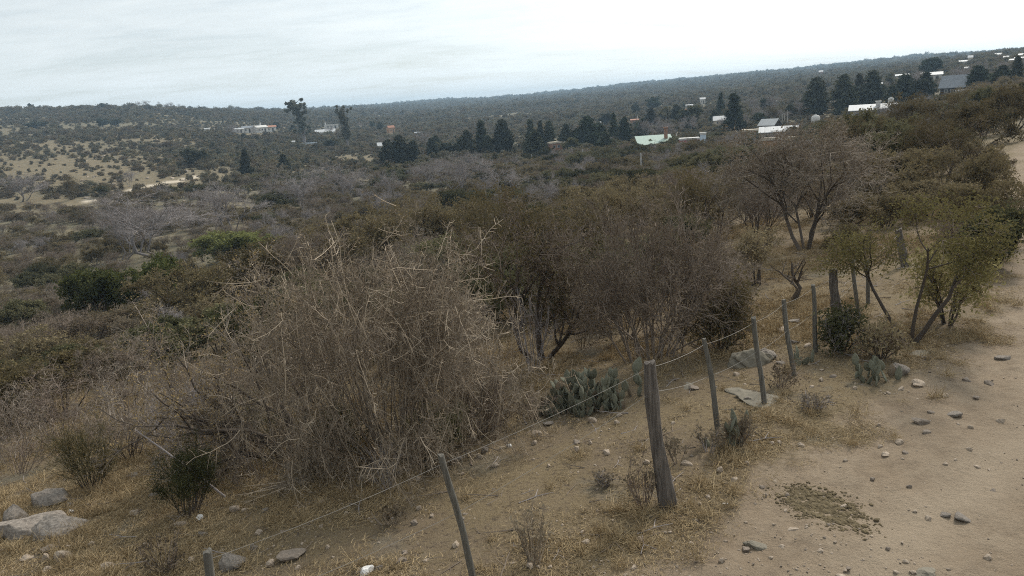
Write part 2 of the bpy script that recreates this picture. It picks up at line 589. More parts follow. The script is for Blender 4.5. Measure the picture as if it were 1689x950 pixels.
_az = np.concatenate([np.arange(-180, -46, 3.0), np.arange(-46, 46, 0.15), np.arange(46, 180, 3.0)])
_NR = 310
_r = np.exp(np.linspace(math.log(1.2), math.log(3500), _NR))
AZ, RRR = np.meshgrid(np.radians(_az), _r, indexing='ij')
GX, GY = np.sin(AZ) * RRR, np.cos(AZ) * RRR
GZ = hf(GX, GY)
_rm = np.where(RRR < 90, road_mask(GX, GY), 0.0)
GZ = gz(GX, GY)
_dry = dryness(GX, GY, GZ) * (np.abs(AZ) < 0.8)
_pm = np.where((RRR > 40) & (RRR < 400), 1 - sstep(np.abs(sdist(GX, GY, PATH)) + (fbm(GX * .2, GY * .2, 3, 4) - .5) * 1.6, 0.6, 1.8), 0.0)
nA = len(_az)
VID = np.arange(nA * _NR).reshape(nA, _NR)
ia = np.arange(nA)
ib = (ia + 1) % nA
Q = np.stack([VID[ia][:, :-1], VID[ia][:, 1:], VID[ib][:, 1:], VID[ib][:, :-1]], -1).reshape(-1, 4)
allV = np.stack([GX, GY, GZ], -1).reshape(-1, 3)
rm, dr, pm = _rm.ravel(), _dry.ravel(), _pm.ravel()
_sd = sdist(GX, GY, ROAD_EDGE) + (fbm(GX * .8, GY * .8, 3, 44) - .5) * .5
rt_ = ((np.exp(-((_sd - 1.6) / 0.4) ** 2) + np.exp(-((_sd - 3.2) / 0.4) ** 2)) * (RRR < 60)).ravel()
fr, fp = rm[Q].mean(1) > 0.5, pm[Q].mean(1) > 0.5
cap = np.array([[0.0, 0.0, float(hf(0.01, 0.01)) - 0.03]])


def ground_material():
    m, nt = newmat('ground_soil')
    geo = nd(nt, 'ShaderNodeNewGeometry')
    P = geo.outputs['Position']
    road, dry, path, far = attr(nt, 'road'), attr(nt, 'dry'), attr(nt, 'path'), attr(nt, 'far')
    nL, nM, nS, nX = noise(nt, P, 0.45, 6, 0.62), noise(nt, P, 2.2, 6, 0.65), noise(nt, P, 14, 6, 0.7), noise(nt, P, 70, 4, 0.7)
    soil = mixc(nt, ramp(nt, nM, [(0.3, 0.0), (0.7, 1.0)]), (0.108, 0.08, 0.055), (0.20, 0.153, 0.108))
    straw = mixc(nt, ramp(nt, nX, [(0.35, 0.0), (0.65, 1.0)]), (0.122, 0.09, 0.05), (0.235, 0.182, 0.108))
    sm = mth(nt, 'ADD', mth(nt, 'MULTIPLY', nL, 1.1), mth(nt, 'MULTIPLY', nS, 0.75))
    col = mixc(nt, ramp(nt, sm, [(0.42 * 2, 0.0), (0.55 * 2, 0.9)] if False else [(0.72, 0.12), (1.0, 0.9)]), soil, straw)
    lich = ramp(nt, noise(nt, P, 0.75, 5, 0.6), [(0.57, 0.0), (0.68, 0.55)])
    col = mixc(nt, lich, col, (0.17, 0.155, 0.12))
    # dark duff and small droppings
    col = mixc(nt, ramp(nt, nS, [(0.33, 0.8), (0.45, 0.0)]), col, (0.06, 0.045, 0.032))
    # worn track
    rc = mixc(nt, ramp(nt, nL, [(0.35, 0.0), (0.65, 1.0)]), (0.196, 0.146, 0.099), (0.275, 0.212, 0.148))
    rc = mixc(nt, ramp(nt, nM, [(0.4, 0.0), (0.75, 0.7)]), rc, (0.285, 0.228, 0.165))
    rc = mixc(nt, ramp(nt, nS, [(0.34, 0.6), (0.48, 0.0)]), rc, (0.20, 0.15, 0.10))
    rc = mixc(nt, ramp(nt, nX, [(0.3, 0.5), (0.45, 0.0)]), rc, (0.17, 0.13, 0.09))
    rc = mixc(nt, mth(nt, 'MULTIPLY', attr(nt, 'rut'), 0.6), rc, (0.315, 0.252, 0.182))
    edge = ramp(nt, noise(nt, P, 5.0, 5, 0.7), [(0.48, 0.0), (0.62, 0.5)])
    rc = mixc(nt, mth(nt, 'MULTIPLY', edge, mth(nt, 'SUBTRACT', 1.0, attr(nt, 'rut'))), rc, (0.165, 0.125, 0.088))
    rr = mth(nt, 'ADD', road, mth(nt, 'MULTIPLY', mth(nt, 'SUBTRACT', nS, 0.5), 0.7))
    col = mixc(nt, ramp(nt, rr, [(0.3, 0.0), (0.75, 1.0)]), col, rc)
    # land under the scrub further off
    n1, n2, n3 = noise(nt, P, 0.03, 6, 0.6), noise(nt, P, 0.25, 5, 0.65), noise(nt, P, 1.3, 4, 0.7)
    fc = mixc(nt, ramp(nt, n2, [(0.35, 0.0), (0.65, 1.0)]), (0.115, 0.096, 0.065), (0.185, 0.15, 0.097))
    fc = mixc(nt, ramp(nt, n1, [(0.35, 0.0), (0.65, 0.6)]), fc, (0.125, 0.115, 0.072))
    dc = mixc(nt, ramp(nt, n3, [(0.35, 0.0), (0.65, 1.0)]), (0.12, 0.094, 0.057), (0.205, 0.162, 0.098))
    fc = mixc(nt, ramp(nt, n3, [(0.34, 0.4), (0.5, 0.0)]), fc, (0.06, 0.055, 0.038))
    dm = mth(nt, 'ADD', dry, mth(nt, 'MULTIPLY', mth(nt, 'SUBTRACT', n2, 0.5), 1.2))
    fc = mixc(nt, ramp(nt, dm, [(0.2, 0.0), (0.75, 0.95)]), fc, dc)
    fc = mixc(nt, ramp(nt, noise(nt, P, 0.6, 3, 0.7), [(0.36, 0.7), (0.5, 0.0)]), fc, (0.085, 0.078, 0.052))
    fc = mixc(nt, path, fc, (0.48, 0.41, 0.32))
    col = mixc(nt, mth(nt, 'MULTIPLY', far, mth(nt, 'SUBTRACT', 1.0, road)), col, fc)
    h = mth(nt, 'ADD', mth(nt, 'MULTIPLY', nM, 0.5), mth(nt, 'ADD', mth(nt, 'MULTIPLY', nS, 0.35), mth(nt, 'MULTIPLY', nX, 0.2)))
    finish(nt, col, 0.95, h, 1.0, 0.10, 0.1)
    return m


M['ground'] = ground_material()


def terrain_piece(name, sel, withcap=False):
    f = Q[sel]
    used, inv = np.unique(f.ravel(), return_inverse=True)
    V, f = allV[used], inv.reshape(-1, 4)
    mb = MB().add(V, f)
    if withcap:
        inner = VID[:, 0]
        mp = np.full(len(allV), -1)
        mp[used] = np.arange(len(used))
    me = mb.build(name, M['ground'], True)
    for an, arr in (('rut', rt_), ('road', rm), ('dry', dr), ('path', pm)):
        a = me.attributes.new(an, 'FLOAT', 'POINT')
        a.data.foreach_set('value', arr[used].astype(np.float32))
    a = me.attributes.new('far', 'FLOAT', 'POINT')
    rad = np.hypot(V[:, 0], V[:, 1])
    a.data.foreach_set('value', sstep(rad, 26, 60).astype(np.float32))
    return tag(link(name, me), kind='structure')


terrain_piece('ground', ~fr & ~fp)
terrain_piece('dirt_road', fr)
terrain_piece('sandy_path', fp & ~fr)
# the few square metres right under the camera
V0 = np.vstack([cap, np.stack([GX[:, 0], GY[:, 0], GZ[:, 0]], -1)])
mb = MB().add(V0, np.array([[0, k + 1, (k + 1) % nA + 1] for k in range(nA)]))
me = mb.build('road_middle', M['ground'], True)
for an, val in (('road', 1.0), ('dry', 0.0), ('path', 0.0), ('far', 0.0)):
    a = me.attributes.new(an, 'FLOAT', 'POINT')
    a.data.foreach_set('value', np.full(len(V0), val, np.float32))
tag(link('dirt_road', me), kind='structure')
# ------------------------------------------------------------------ growing plants


def grow(rng, base, d, ln, rad, K, wob, grav, tip=0.35, up=None):
    n = len(base)
    P = np.zeros((n, K, 3))
    P[:, 0] = base
    d = unit(d.copy())
    st = (ln / (K - 1))[:, None]
    g = np.array([0, 0, grav]) if np.ndim(grav) == 0 else grav
    for k in range(1, K):
        P[:, k] = P[:, k - 1] + d * st
        d = unit(d + rng.normal(size=(n, 3)) * wob + g)
    t = np.linspace(0, 1, K)[None, :]
    return P, rad[:, None] * (1 - (1 - tip) * t)


def spawn(rng, P, Rd, per, t0, t1, a0, a1, l0, l1, rf, flatup=0.0):
    n, K, _ = P.shape
    m = n * per
    idx = np.repeat(np.arange(n), per)
    t = rng.uniform(t0, t1, m)
    f = t * (K - 1)
    i = np.minimum(f.astype(int), K - 2)
    w = (f - i)[:, None]
    base = P[idx, i] * (1 - w) + P[idx, i + 1] * w
    tan = unit(P[idx, i + 1] - P[idx, i])
    per_ = unit(np.cross(tan, rng.normal(size=(m, 3))))
    per_[:, 2] += flatup
    per_ = unit(per_)
    a = np.radians(rng.uniform(a0, a1, m))[:, None]
    d = tan * np.cos(a) + per_ * np.sin(a)
    plen = np.linalg.norm(np.diff(P, axis=1), axis=2).sum(1)[idx]
    ln = plen * rng.uniform(l0, l1, m) * (1.15 - 0.45 * t)
    rr = (Rd[idx, i] * rf)
    return base, d, ln, rr


def plant(seed, H, W, L0, levels, leaf=None, sides=(6, 5, 4, 3, 3), rmin=0.003, D=None, nstem=1, leafsrc=2):
    """returns (stem MB, twig MB, leaves pts).  L0: n, spread(deg lo, hi), len, rad, K, wob, grav, foot"""
    rng = np.random.default_rng(seed)
    n = L0['n']
    az = rng.uniform(0, 2 * np.pi, n) if 'az' not in L0 else np.radians(np.array(L0['az']))
    sp = np.radians(rng.uniform(*L0['spread'], n)) if 'tilt' not in L0 else np.radians(np.array(L0['tilt']))
    d = np.stack([np.sin(sp) * np.cos(az), np.sin(sp) * np.sin(az), np.cos(sp)], -1)
    ft = L0.get('foot', 0.05)
    base = np.stack([np.cos(az) * ft * rng.random(n), np.sin(az) * ft * rng.random(n), np.full(n, -0.06)], -1)
    ln = L0['len'] * rng.uniform(0.75, 1.1, n)
    P, Rd = grow(rng, base, d, ln, np.full(n, L0['rad']) * rng.uniform(0.7, 1.1, n), L0['K'], L0['wob'], L0['grav'], L0.get('tip', 0.45))
    out = [(P, Rd)]
    VAR = [L0.get('var', (0, 1))]
    for lv in levels:
        P, Rd = out[lv.get('src', -1)]
        b, dd, l, r = spawn(rng, P, Rd, lv['per'], *lv.get('t', (0.25, 1.0)), *lv['ang'], *lv['len'], lv.get('rf', 0.6), lv.get('up', 0.0))
        if 'cull' in lv:
            k = rng.random(len(b)) > lv['cull']
            b, dd, l, r = b[k], dd[k], l[k], r[k]
        P, Rd = grow(rng, b, dd, l, np.maximum(r, lv.get('rmin', rmin)), lv['K'], lv['wob'], lv['grav'], lv.get('tip', 0.4))
        out.append((P, Rd))
        VAR.append(lv.get('var', (0, 1)))
    allp = np.concatenate([p.reshape(-1, 3) for p, _ in out])
    lo, hi = np.percentile(allp, 1, axis=0), np.percentile(allp, 99, axis=0)
    D = D or W
    cx, cy = (lo[0] + hi[0]) / 2 * L0.get('centre', 1.0), (lo[1] + hi[1]) / 2 * L0.get('centre', 1.0)
    S = np.array([W / (hi[0] - lo[0]), D / (hi[1] - lo[1]), H / hi[2]])
    stems, twigs = MB(), MB()
    pts = []
    for k, (P, Rd) in enumerate(out):
        below = np.clip(P[..., 2:3] / 0.3, 0, 1)
        P = (P - np.array([cx, cy, 0]) * below) * S
        if 'dome' in L0:
            q_ = L0['dome']
            P[..., 2] = H * (1 - np.exp(-q_ * np.maximum(P[..., 2], 0) / H)) / (1 - np.exp(-q_ * 1.12)) + np.minimum(P[..., 2], 0)
        P[..., 2] = np.where(k > 0, np.maximum(P[..., 2], 0.02), P[..., 2])
        V, q = tubes(P, Rd, sides[k])
        var = np.repeat(rng.uniform(*VAR[k], len(P)), P.shape[1] * sides[k])
        (stems if k < nstem else twigs).add(V, q, 0, var)
        if k >= leafsrc:
            pts.append(P[:, 1:].reshape(-1, 3))
    pts = np.concatenate(pts) if pts else np.zeros((0, 3))
    if leaf and len(pts):
        for n, size, el, jit, mi in leaf:
            c = pts[rng.integers(0, len(pts), n)] + rng.normal(size=(n, 3)) * jit
            c = c[c[:, 2] > 0.05]
            V, q = quads(rng, c, size, el)
            twigs.add(V, q, mi, np.repeat(rng.random(len(c)), 4))
    return stems, twigs


class Kind:
    """one kind of plant: its two meshes, shared by every copy"""

    def __init__(s, name, stems, twigs, mats_stem, mats_twig, h, w, parts=('stems', 'foliage')):
        s.name, s.h, s.w, s.parts = name, h, w, parts
        s.ms = stems.build(name + '_' + parts[0], mats_stem, True)
        s.mt = twigs.build(name + '_' + parts[1], mats_twig, False)

    def put(s, name, x, y, z, rz=0.0, sc=1.0):
        o = empty(name, (x, y, z), rz, sc)
        link(s.parts[0], s.ms, o)
        link(s.parts[1], s.mt, o)
        return o


# labels are written at the end, when every neighbour is known
PENDING = []


def later(o, look, cat, px, py, group=None):
    o['category'] = cat
    if group:
        o['group'] = group
    PENDING.append((o, look, px, py))
    return o


# --- kinds used many times in the middle distance
S3, S4 = (5, 4, 3, 3), (6, 5, 4, 3, 3)
KIND = {}
for v in range(3):
    st, tw = plant(100 + v, 2.1, 2.9, dict(dome=1.3, n=9, spread=(8, 68), len=1.3, rad=.03, K=5, wob=.16, grav=.05, foot=.2),
                   [dict(per=6, ang=(25, 60), len=(.4, .75), K=4, wob=.2, grav=.05), dict(per=7, ang=(30, 70), len=(.35, .7), K=4, wob=.2, grav=.06),
                    dict(per=4, ang=(30, 75), len=(.3, .7), K=3, wob=.2, grav=.02)], [(10000, .045, 2.0, .05, 1)], S3, .0035)
    KIND['olive%d' % v] = Kind('thorn_shrub', st, tw, M['bark'], [M['brown_twig'], M['olive']], 2.1, 2.9)
for v in range(3):
    st, tw = plant(120 + v, 2.2, 2.8, dict(dome=1.3, n=12, spread=(5, 55), len=1.4, rad=.022, K=5, wob=.13, grav=.03, foot=.2),
                   [dict(per=6, ang=(20, 50), len=(.4, .8), K=4, wob=.15, grav=.05), dict(per=7, ang=(25, 60), len=(.35, .7), K=4, wob=.2, grav=.06),
                    dict(per=5, ang=(25, 65), len=(.3, .8), K=3, wob=.2, grav=.02)], [(700, .03, 2, .04, 1)], S3, .004)
    KIND['bare%d' % v] = Kind('bare_shrub', st, tw, M['bark'], [M['brown_twig'], M['brownleaf']], 2.2, 2.8)
for v in range(2):
    st, tw = plant(140 + v, 1.9, 2.3, dict(dome=1.3, n=10, spread=(5, 60), len=1.2, rad=.025, K=5, wob=.15, grav=.08, foot=.2),
                   [dict(per=6, ang=(20, 55), len=(.4, .8), K=4, wob=.15, grav=.08), dict(per=7, ang=(25, 60), len=(.35, .7), K=3, wob=.2, grav=.08)],
                   [(12000, .055, 1.8, .06, 1)], S3, .004)
    KIND['fresh%d' % v] = Kind('leafy_bush', st, tw, M['bark'], [M['brown_twig'], M['freshgreen']], 1.9, 2.3)
    KIND['green%d' % v] = Kind('leafy_bush', st, tw, M['bark'], [M['brown_twig'], M['green']], 1.9, 2.3)
for v in range(2):
    st, tw = plant(150 + v, 1.5, 2.4, dict(dome=1.3, n=14, spread=(15, 75), len=1.0, rad=.018, K=4, wob=.15, grav=.05, foot=.2),
                   [dict(per=7, ang=(20, 60), len=(.4, .8), K=4, wob=.18, grav=.05), dict(per=7, ang=(25, 65), len=(.35, .7), K=3, wob=.2, grav=.05)],
                   [(7000, .042, 2.0, .05, 1)], S3, .004)
    KIND['brown%d' % v] = Kind('brown_scrub', st, tw, M['bark'], [M['red_twig'], M['brownleaf']], 1.5, 2.4)
for v in range(3):
    st, tw = plant(160 + v, 4.2, 4.6, dict(n=3, spread=(4, 28), len=1.9, rad=.075, K=5, wob=.13, grav=.04, foot=.15),
                   [dict(per=6, t=(.35, 1), ang=(20, 50), len=(.5, .9), K=5, wob=.15, grav=.05), dict(per=7, ang=(20, 55), len=(.4, .75), K=4, wob=.17, grav=.06),
                    dict(per=7, ang=(20, 60), len=(.35, .75), K=4, wob=.18, grav=.05), dict(per=4, ang=(25, 60), len=(.35, .8), K=3, wob=.18, grav=.02)],
                   None, (7, 6, 4, 3, 3), .005, nstem=2)
    KIND['greytree%d' % v] = Kind('bare_tree', st, tw, M['greybark'], [M['grey_twig']], 4.2, 4.6, ('trunk', 'crown'))
for v in range(2):
    st, tw = plant(170 + v, 3.4, 4.4, dict(n=3, spread=(8, 34), len=1.5, rad=.07, K=5, wob=.16, grav=.02, foot=.15),
                   [dict(per=6, t=(.35, 1), ang=(25, 60), len=(.5, .95), K=5, wob=.18, grav=.04), dict(per=7, ang=(25, 60), len=(.4, .75), K=4, wob=.2, grav=.04),
                    dict(per=6, ang=(25, 65), len=(.35, .75), K=3, wob=.2, grav=.03)],
                   [(13000, .045, 2.0, .06, 1)], (7, 6, 4, 3), .005, nstem=2)
    KIND['thorntree%d' % v] = Kind('thorn_tree', st, tw, M['bark'], [M['brown_twig'], M['olive']], 3.4, 4.4, ('trunk', 'crown'))


def far_scrub(seed, H, W, n, size, mats):
    """cheap dome-like scrub for the hillsides"""
    rng = np.random.default_rng(seed)
    mb = MB()
    nb = 14
    az, sp = rng.uniform(0, 6.28, nb), np.radians(rng.uniform(5, 75, nb))
    d = np.stack([np.sin(sp) * np.cos(az) * W / 2, np.sin(sp) * np.sin(az) * W / 2, np.cos(sp) * H], -1)
    P = np.linspace(0, 1, 3)[None, :, None] * d[:, None, :]
    V, q = tubes(P, np.full((nb, 3), .03), 3)
    mb.add(V, q, 0, .5)
    cc = d * rng.uniform(.55, .95, (nb, 1))
    c = cc[rng.integers(0, nb, n)] + rng.normal(size=(n, 3)) * np.array([W, W, H]) * .10
    c[:, 2] = np.abs(c[:, 2])
    V, q = quads(rng, c, size, 1.5)
    mb.add(V, q, 1, np.repeat(rng.random(n), 4))
    return mb.build('hill_scrub', mats)


FAR = [far_scrub(s, h, w, n, sz, [M['brown_twig'], M[mt]]) for s, h, w, n, sz, mt in
       ((1, 1.0, 1.5, 420, .11, 'scrub'), (2, .9, 1.6, 420, .11, 'brownleaf'), (3, 1.1, 1.4, 420, .11, 'scrub'), (4, .8, 1.7, 420, .11, 'olive'), (5, 1.2, 1.4, 360, .12, 'green'))]


def scatter(name, pts, rotz, scl, idx, meshes, kind='stuff', tilt=None):
    """many alike pieces nobody could count: one object, geometry nodes"""
    me = bpy.data.meshes.new(name)
    me.vertices.add(len(pts))
    me.vertices.foreach_set('co', np.asarray(pts, np.float32).ravel())
    rot = np.zeros((len(pts), 3), np.float32)
    if tilt is not None:
        rot[:, :2] = tilt
    rot[:, 2] = rotz
    scl = np.asarray(scl, np.float32)
    if scl.ndim == 1:
        scl = np.repeat(scl[:, None], 3, 1)
    for nm, ty, arr, key in (('rot', 'FLOAT_VECTOR', rot, 'vector'), ('scl', 'FLOAT_VECTOR', scl, 'vector'), ('idx', 'INT', np.asarray(idx, np.int32), 'value')):
        a = me.attributes.new(nm, ty, 'POINT')
        a.data.foreach_set(key, arr.ravel())
    src = bpy.data.collections.new(name + '_pieces')
    for k, m_ in enumerate(meshes):
        src.objects.link(bpy.data.objects.new('%s_piece_%02d' % (name, k), m_))
    g = bpy.data.node_groups.new(name + '_scatter', 'GeometryNodeTree')
    g.interface.new_socket('Geometry', in_out='INPUT', socket_type='NodeSocketGeometry')
    g.interface.new_socket('Geometry', in_out='OUTPUT', socket_type='NodeSocketGeometry')
    gi, go = g.nodes.new('NodeGroupInput'), g.nodes.new('NodeGroupOutput')
    ci = g.nodes.new('GeometryNodeCollectionInfo')
    ci.inputs['Collection'].default_value = src
    ci.inputs['Separate Children'].default_value = True
    ci.inputs['Reset Children'].default_value = True
    ip = g.nodes.new('GeometryNodeInstanceOnPoints')
    ip.inputs['Pick Instance'].default_value = True
    L = g.links.new
    L(gi.outputs[0], ip.inputs['Points'])
    L(ci.outputs[0], ip.inputs['Instance'])
    for nm, ty, sock in (('idx', 'INT', 'Instance Index'), ('scl', 'FLOAT_VECTOR', 'Scale')):
        a = g.nodes.new('GeometryNodeInputNamedAttribute')
        a.data_type = ty
        a.inputs['Name'].default_value = nm
        L(a.outputs['Attribute'], ip.inputs[sock])
    a = g.nodes.new('GeometryNodeInputNamedAttribute')
    a.data_type = 'FLOAT_VECTOR'
    a.inputs['Name'].default_value = 'rot'
    e2r = g.nodes.new('FunctionNodeEulerToRotation')
    L(a.outputs['Attribute'], e2r.inputs[0])
    L(e2r.outputs[0], ip.inputs['Rotation'])
    L(ip.outputs[0], go.inputs[0])
    o = link(name, me)
    md = o.modifiers.new('scatter', 'NODES')
    md.node_group = g
    o['kind'] = kind
    return o
# ------------------------------------------------------------------ fence of weathered posts along the track


def post_mesh(name, seed, base, top, r0, r1, mat, split=False):
    rng = np.random.default_rng(seed)
    b, t = np.array(base, float), np.array(top, float)
    K, m = (13, 12) if split else (10, 8)
    ax = unit(t - b)
    sx = unit(np.cross(ax, [0, 1, 0.0]))
    sy = np.cross(sx, ax)
    L = np.linalg.norm(t - b)
    V = []
    ph = rng.uniform(0, 6.28, 4)
    for k in range(K):
        f = k / (K - 1)
        c = b + ax * (f * (L + .12) - .12)
        wob = L * 0.012 * math.sin(f * 5 + ph[0])
        c = c + sx * wob + sy * L * 0.01 * math.sin(f * 4 + ph[1])
        rr = r0 * (1 - f) + r1 * f
        if split:
            rr *= 1 + .10 * math.sin(f * 9 + ph[2]) - (.12 if f > .85 else 0)
        for j in range(m):
            a = 2 * math.pi * j / m
            q = rr * (1 + .13 * math.sin(3 * a + ph[3] + f * 1.5) + rng.normal() * .05)
            if split and f < .99 and j in (3, 9):
                q *= .72
            V.append(c + (sx * math.cos(a) + sy * math.sin(a)) * q + ax * (rng.normal() * .012 if k == K - 1 else 0))
    V = np.array(V)
    F4 = [[k * m + j, k * m + (j + 1) % m, (k + 1) * m + (j + 1) % m, (k + 1) * m + j] for k in range(K - 1) for j in range(m)]
    mb = MB().add(V, np.array(F4))
    c = V[-m:].mean(0) + ax * .012
    mb.add(np.vstack([V[-m:], c]), np.array([[j, (j + 1) % m, m] for j in range(m)]))
    return mb.build(name, mat, True)


def top_at(bx, by, px, py):
    """point on the ray through (px,py) at the horizontal distance of the foot"""
    d = ray(px, py)
    r = math.hypot(bx, by)
    k = r / math.hypot(d[0], d[1])
    return np.array([d[0] * k, d[1] * k, CAMH + d[2] * k])


# pixel of foot, pixel of top, foot radius, top radius, thick?
POSTS = [((781, 962), (730, 748), .032, .028, 0), ((1097, 832), (1070, 598), .088, .058, 1), ((1187, 715), (1161, 560), .034, .028, 0),
         ((1259, 666), (1244, 524), .034, .03, 0), ((1308, 619), (1293, 494), .036, .03, 0), ((1347, 581), (1340, 470), .034, .03, 0),
         ((1383, 548), (1376, 444), .085, .07, 1), ((1414, 518), (1407, 428), .036, .034, 0), ((1433, 501), (1429, 428), .036, .032, 0),
         ((1492, 440), (1483, 378), .085, .075, 1)]
cx, cy, cz, cr = at(1097, 832)
fence = empty('wire_fence', (cx, cy, cz))
tag(fence, 'leaning wire fence of weathered wooden posts along the left side of the dirt road', 'fence')
FO = np.array([cx, cy, cz])
pl = []
for k, (fp_, tp_, r0, r1, th) in enumerate(POSTS):
    bx, by, bz, br = at(*fp_)
    t = top_at(bx, by, *tp_)
    pl.append((np.array([bx, by, bz]), t))
# a further post, of which only the grey head shows at the bottom edge, in line with the others
dr = unit((pl[0][0] - pl[1][0])[:2])
g0 = pl[0][0][:2] + dr * 2.15
lx = np.array([g0[0], g0[1], float(hf(*g0))])
d = ray(342, 911)
# slide along the fence line until the ray passes the line
best = min(np.linspace(.8, 5, 200), key=lambda s_: abs(math.atan2(*(pl[0][0][:2] + dr * s_)) - math.atan2(d[0], d[1])))
g0 = pl[0][0][:2] + dr * best
lb = np.array([g0[0], g0[1], float(hf(*g0))])
lt = top_at(g0[0], g0[1], 342, 911)
print('stub post', lb, lt)
pl.insert(0, (lb, lt))
POSTS.insert(0, (None, None, .036, .034, 0))
for k, ((b, t), (_, _, r0, r1, th)) in enumerate(zip(pl, POSTS)):
    me = post_mesh('fence_post', 300 + k, b - FO, t - FO, r0, r1, M['wood'] if th else M['woodlight'], bool(th))
    o = link('fence_post', me, fence)
    if k == 2:
        o['label'] = 'thick split grey corner post with a worn narrow head'
    elif th:
        o['label'] = 'thick dark round fence post'
print('posts', [(round(float(np.linalg.norm(t - b)), 2), round(float(np.hypot(*b[:2])), 1)) for b, t in pl])


def wire(fr, k0, k1, sag=.03):
    pts = []
    for k in range(k0, k1 + 1):
        b, t = pl[k]
        pts.append(b + (t - b) * fr[min(k, len(fr) - 1)])
    P = []
    for a, b in zip(pts[:-1], pts[1:]):
        for f in np.linspace(0, 1, 7)[:-1]:
            p = a * (1 - f) + b * f
            P.append(p - np.array([0, 0, sag * 4 * f * (1 - f)]))
    P.append(pts[-1])
    P = np.array(P) - FO
    P[:, 2] += .0
    V, q = tubes(P[None], np.full((1, len(P)), .0023), 4)
    link('fence_wire', MB().add(V, q).build('fence_wire', M['wire']), fence)


wire([.95, .93, .965, .95, .95, .95, .95, .9, .93, .93, .9], 0, 10)
wire([.55, .55, .80, .62, .62, .6, .6, .5, .6, .6, .6], 0, 10)

# two more old posts on the bank where the track tops the rise
for fp_, tp_ in (((1632, 206), (1631, 183)),):
    bx, by, bz, br = at(*fp_)
    t = top_at(bx, by, *tp_)
    o = link('fence_post', post_mesh('fence_post', 77, np.zeros(3), t - np.array([bx, by, bz]), .16, .14, M['wood'], True), None, (bx, by, bz))
    tag(o, 'lone dark post standing beside the bare bank where the track tops the rise', 'post')

# ------------------------------------------------------------------ rocks and stones


def rock_mesh(name, seed, sub, mat):
    rng = np.random.default_rng(seed)
    bm_ = bpy.data.meshes.new(name)
    import bmesh
    b = bmesh.new()
    bmesh.ops.create_icosphere(b, subdivisions=sub, radius=1)
    pl_ = [(unit(rng.normal(size=3)), rng.uniform(.42, .85)) for _ in range(13)]
    off = rng.uniform(0, 50, 3)
    for v in b.verts:
        p = np.array(v.co)
        for n, dd in pl_:
            s_ = p @ n
            if s_ > dd:
                p = p - n * (s_ - dd) * .9
        w = float(fbm(p[0] * 1.6 + off[0] + p[2], p[1] * 1.6 + off[1] - p[2] * .7, 4, seed))
        v.co = Vector(p * (.62 + .76 * w))
    b.to_mesh(bm_)
    b.free()
    for f in bm_.polygons:
        f.use_smooth = sub >= 4
    bm_.materials.append(mat)
    return bm_


RK = {}
for mk in ('rock', 'tanrock', 'darkrock', 'whiterock', 'lichen'):
    RK[mk] = [rock_mesh(mk + '_stone', 10 * k + len(mk), 3, M[mk]) for k in range(5)]
BIG = [rock_mesh('boulder', 900 + k, 5, M['rock']) for k in range(3)] + [rock_mesh('outcrop', 910 + k, 5, M['lichen']) for k in range(3)]
WORD = {'rock': 'grey', 'tanrock': 'tan', 'darkrock': 'dark', 'whiterock': 'white', 'lichen': 'pale'}
rrng = np.random.default_rng(5)
# big ones: px, py of the foot, width px, height px, mesh, label
for px, py, w, h, k, lab, cat in [
        (22, 893, 92, 48, 0, 'big rounded grey boulder cut by the bottom left edge of the slope', 'boulder'),
        (88, 885, 84, 38, 1, 'broad pale grey boulder resting against the bigger boulder at its left', 'boulder'),
        (72, 838, 60, 32, 2, 'smooth grey boulder under a leaning twig, highest of the boulder pile', 'boulder'),
        (22, 862, 42, 34, 1, 'dark grey boulder wedged behind the big boulder by the left edge', 'boulder'),
        (190, 810, 52, 18, 0, 'flat grey rock at the foot of the small green broom bush', 'boulder'),
        (1248, 604, 66, 32, 3, 'low grey outcrop beside the fence with a dark boulder behind it', 'boulder'),
        (1270, 592, 34, 24, 1, 'dark grey boulder just behind the low grey outcrop at the fence', 'boulder'),
        (1149, 640, 84, 20, 4, 'flat grey rock slab in yellow straw behind the thick corner post', 'boulder'),
        (1285, 672, 140, 22, 5, 'wide flat lichen grey rock sheet level with the ground between thin posts', 'boulder'),
        (1530, 588, 80, 18, 3, 'flat grey rock slab beside the trunk of the small olive thorn tree', 'boulder'),
        (1488, 616, 32, 24, 1, 'rounded grey rock behind the small prickly pear near the road', 'boulder'),
        (611, 780, 30, 22, 0, 'grey rock under the overhanging straw coloured twigs of the big bare shrub', 'boulder'),
        (604, 796, 34, 18, 2, 'lower grey rock of the two under the big bare shrub', 'boulder'),
        (752, 762, 24, 14, 2, 'rounded dark grey rock just right of the leaning thin post head', 'boulder'),
        (381, 938, 48, 30, 1, 'crumbled pale rock lying near the cut off post head', 'boulder'),
        (1532, 946, 40, 12, 4, 'smooth flat rock flush with the road at the bottom edge', 'boulder'),
        (1253, 900, 36, 14, 5, 'low smooth tan hump of rock rising from the road surface', 'boulder')]:
    x, y, z, r = at(px, py)
    D = math.sqrt(r * r + (CAMH - z) ** 2)
    rx = w * D / F / 2
    rz = max(h * D / F / 2, .03)
    flat = h < 24 and w > 50
    o = link('boulder', BIG[k], None, (x, y + rx * .5, float(gz(x, y + rx * .5)) + (rz * .15 if not flat else -rz * .45)), (0, 0, rrng.uniform(-.5, .5)),
             (rx * 1.1, rx * .9, rz * (1.1 if not flat else .8)))
    tag(o, lab, cat, 'boulders and outcrops')

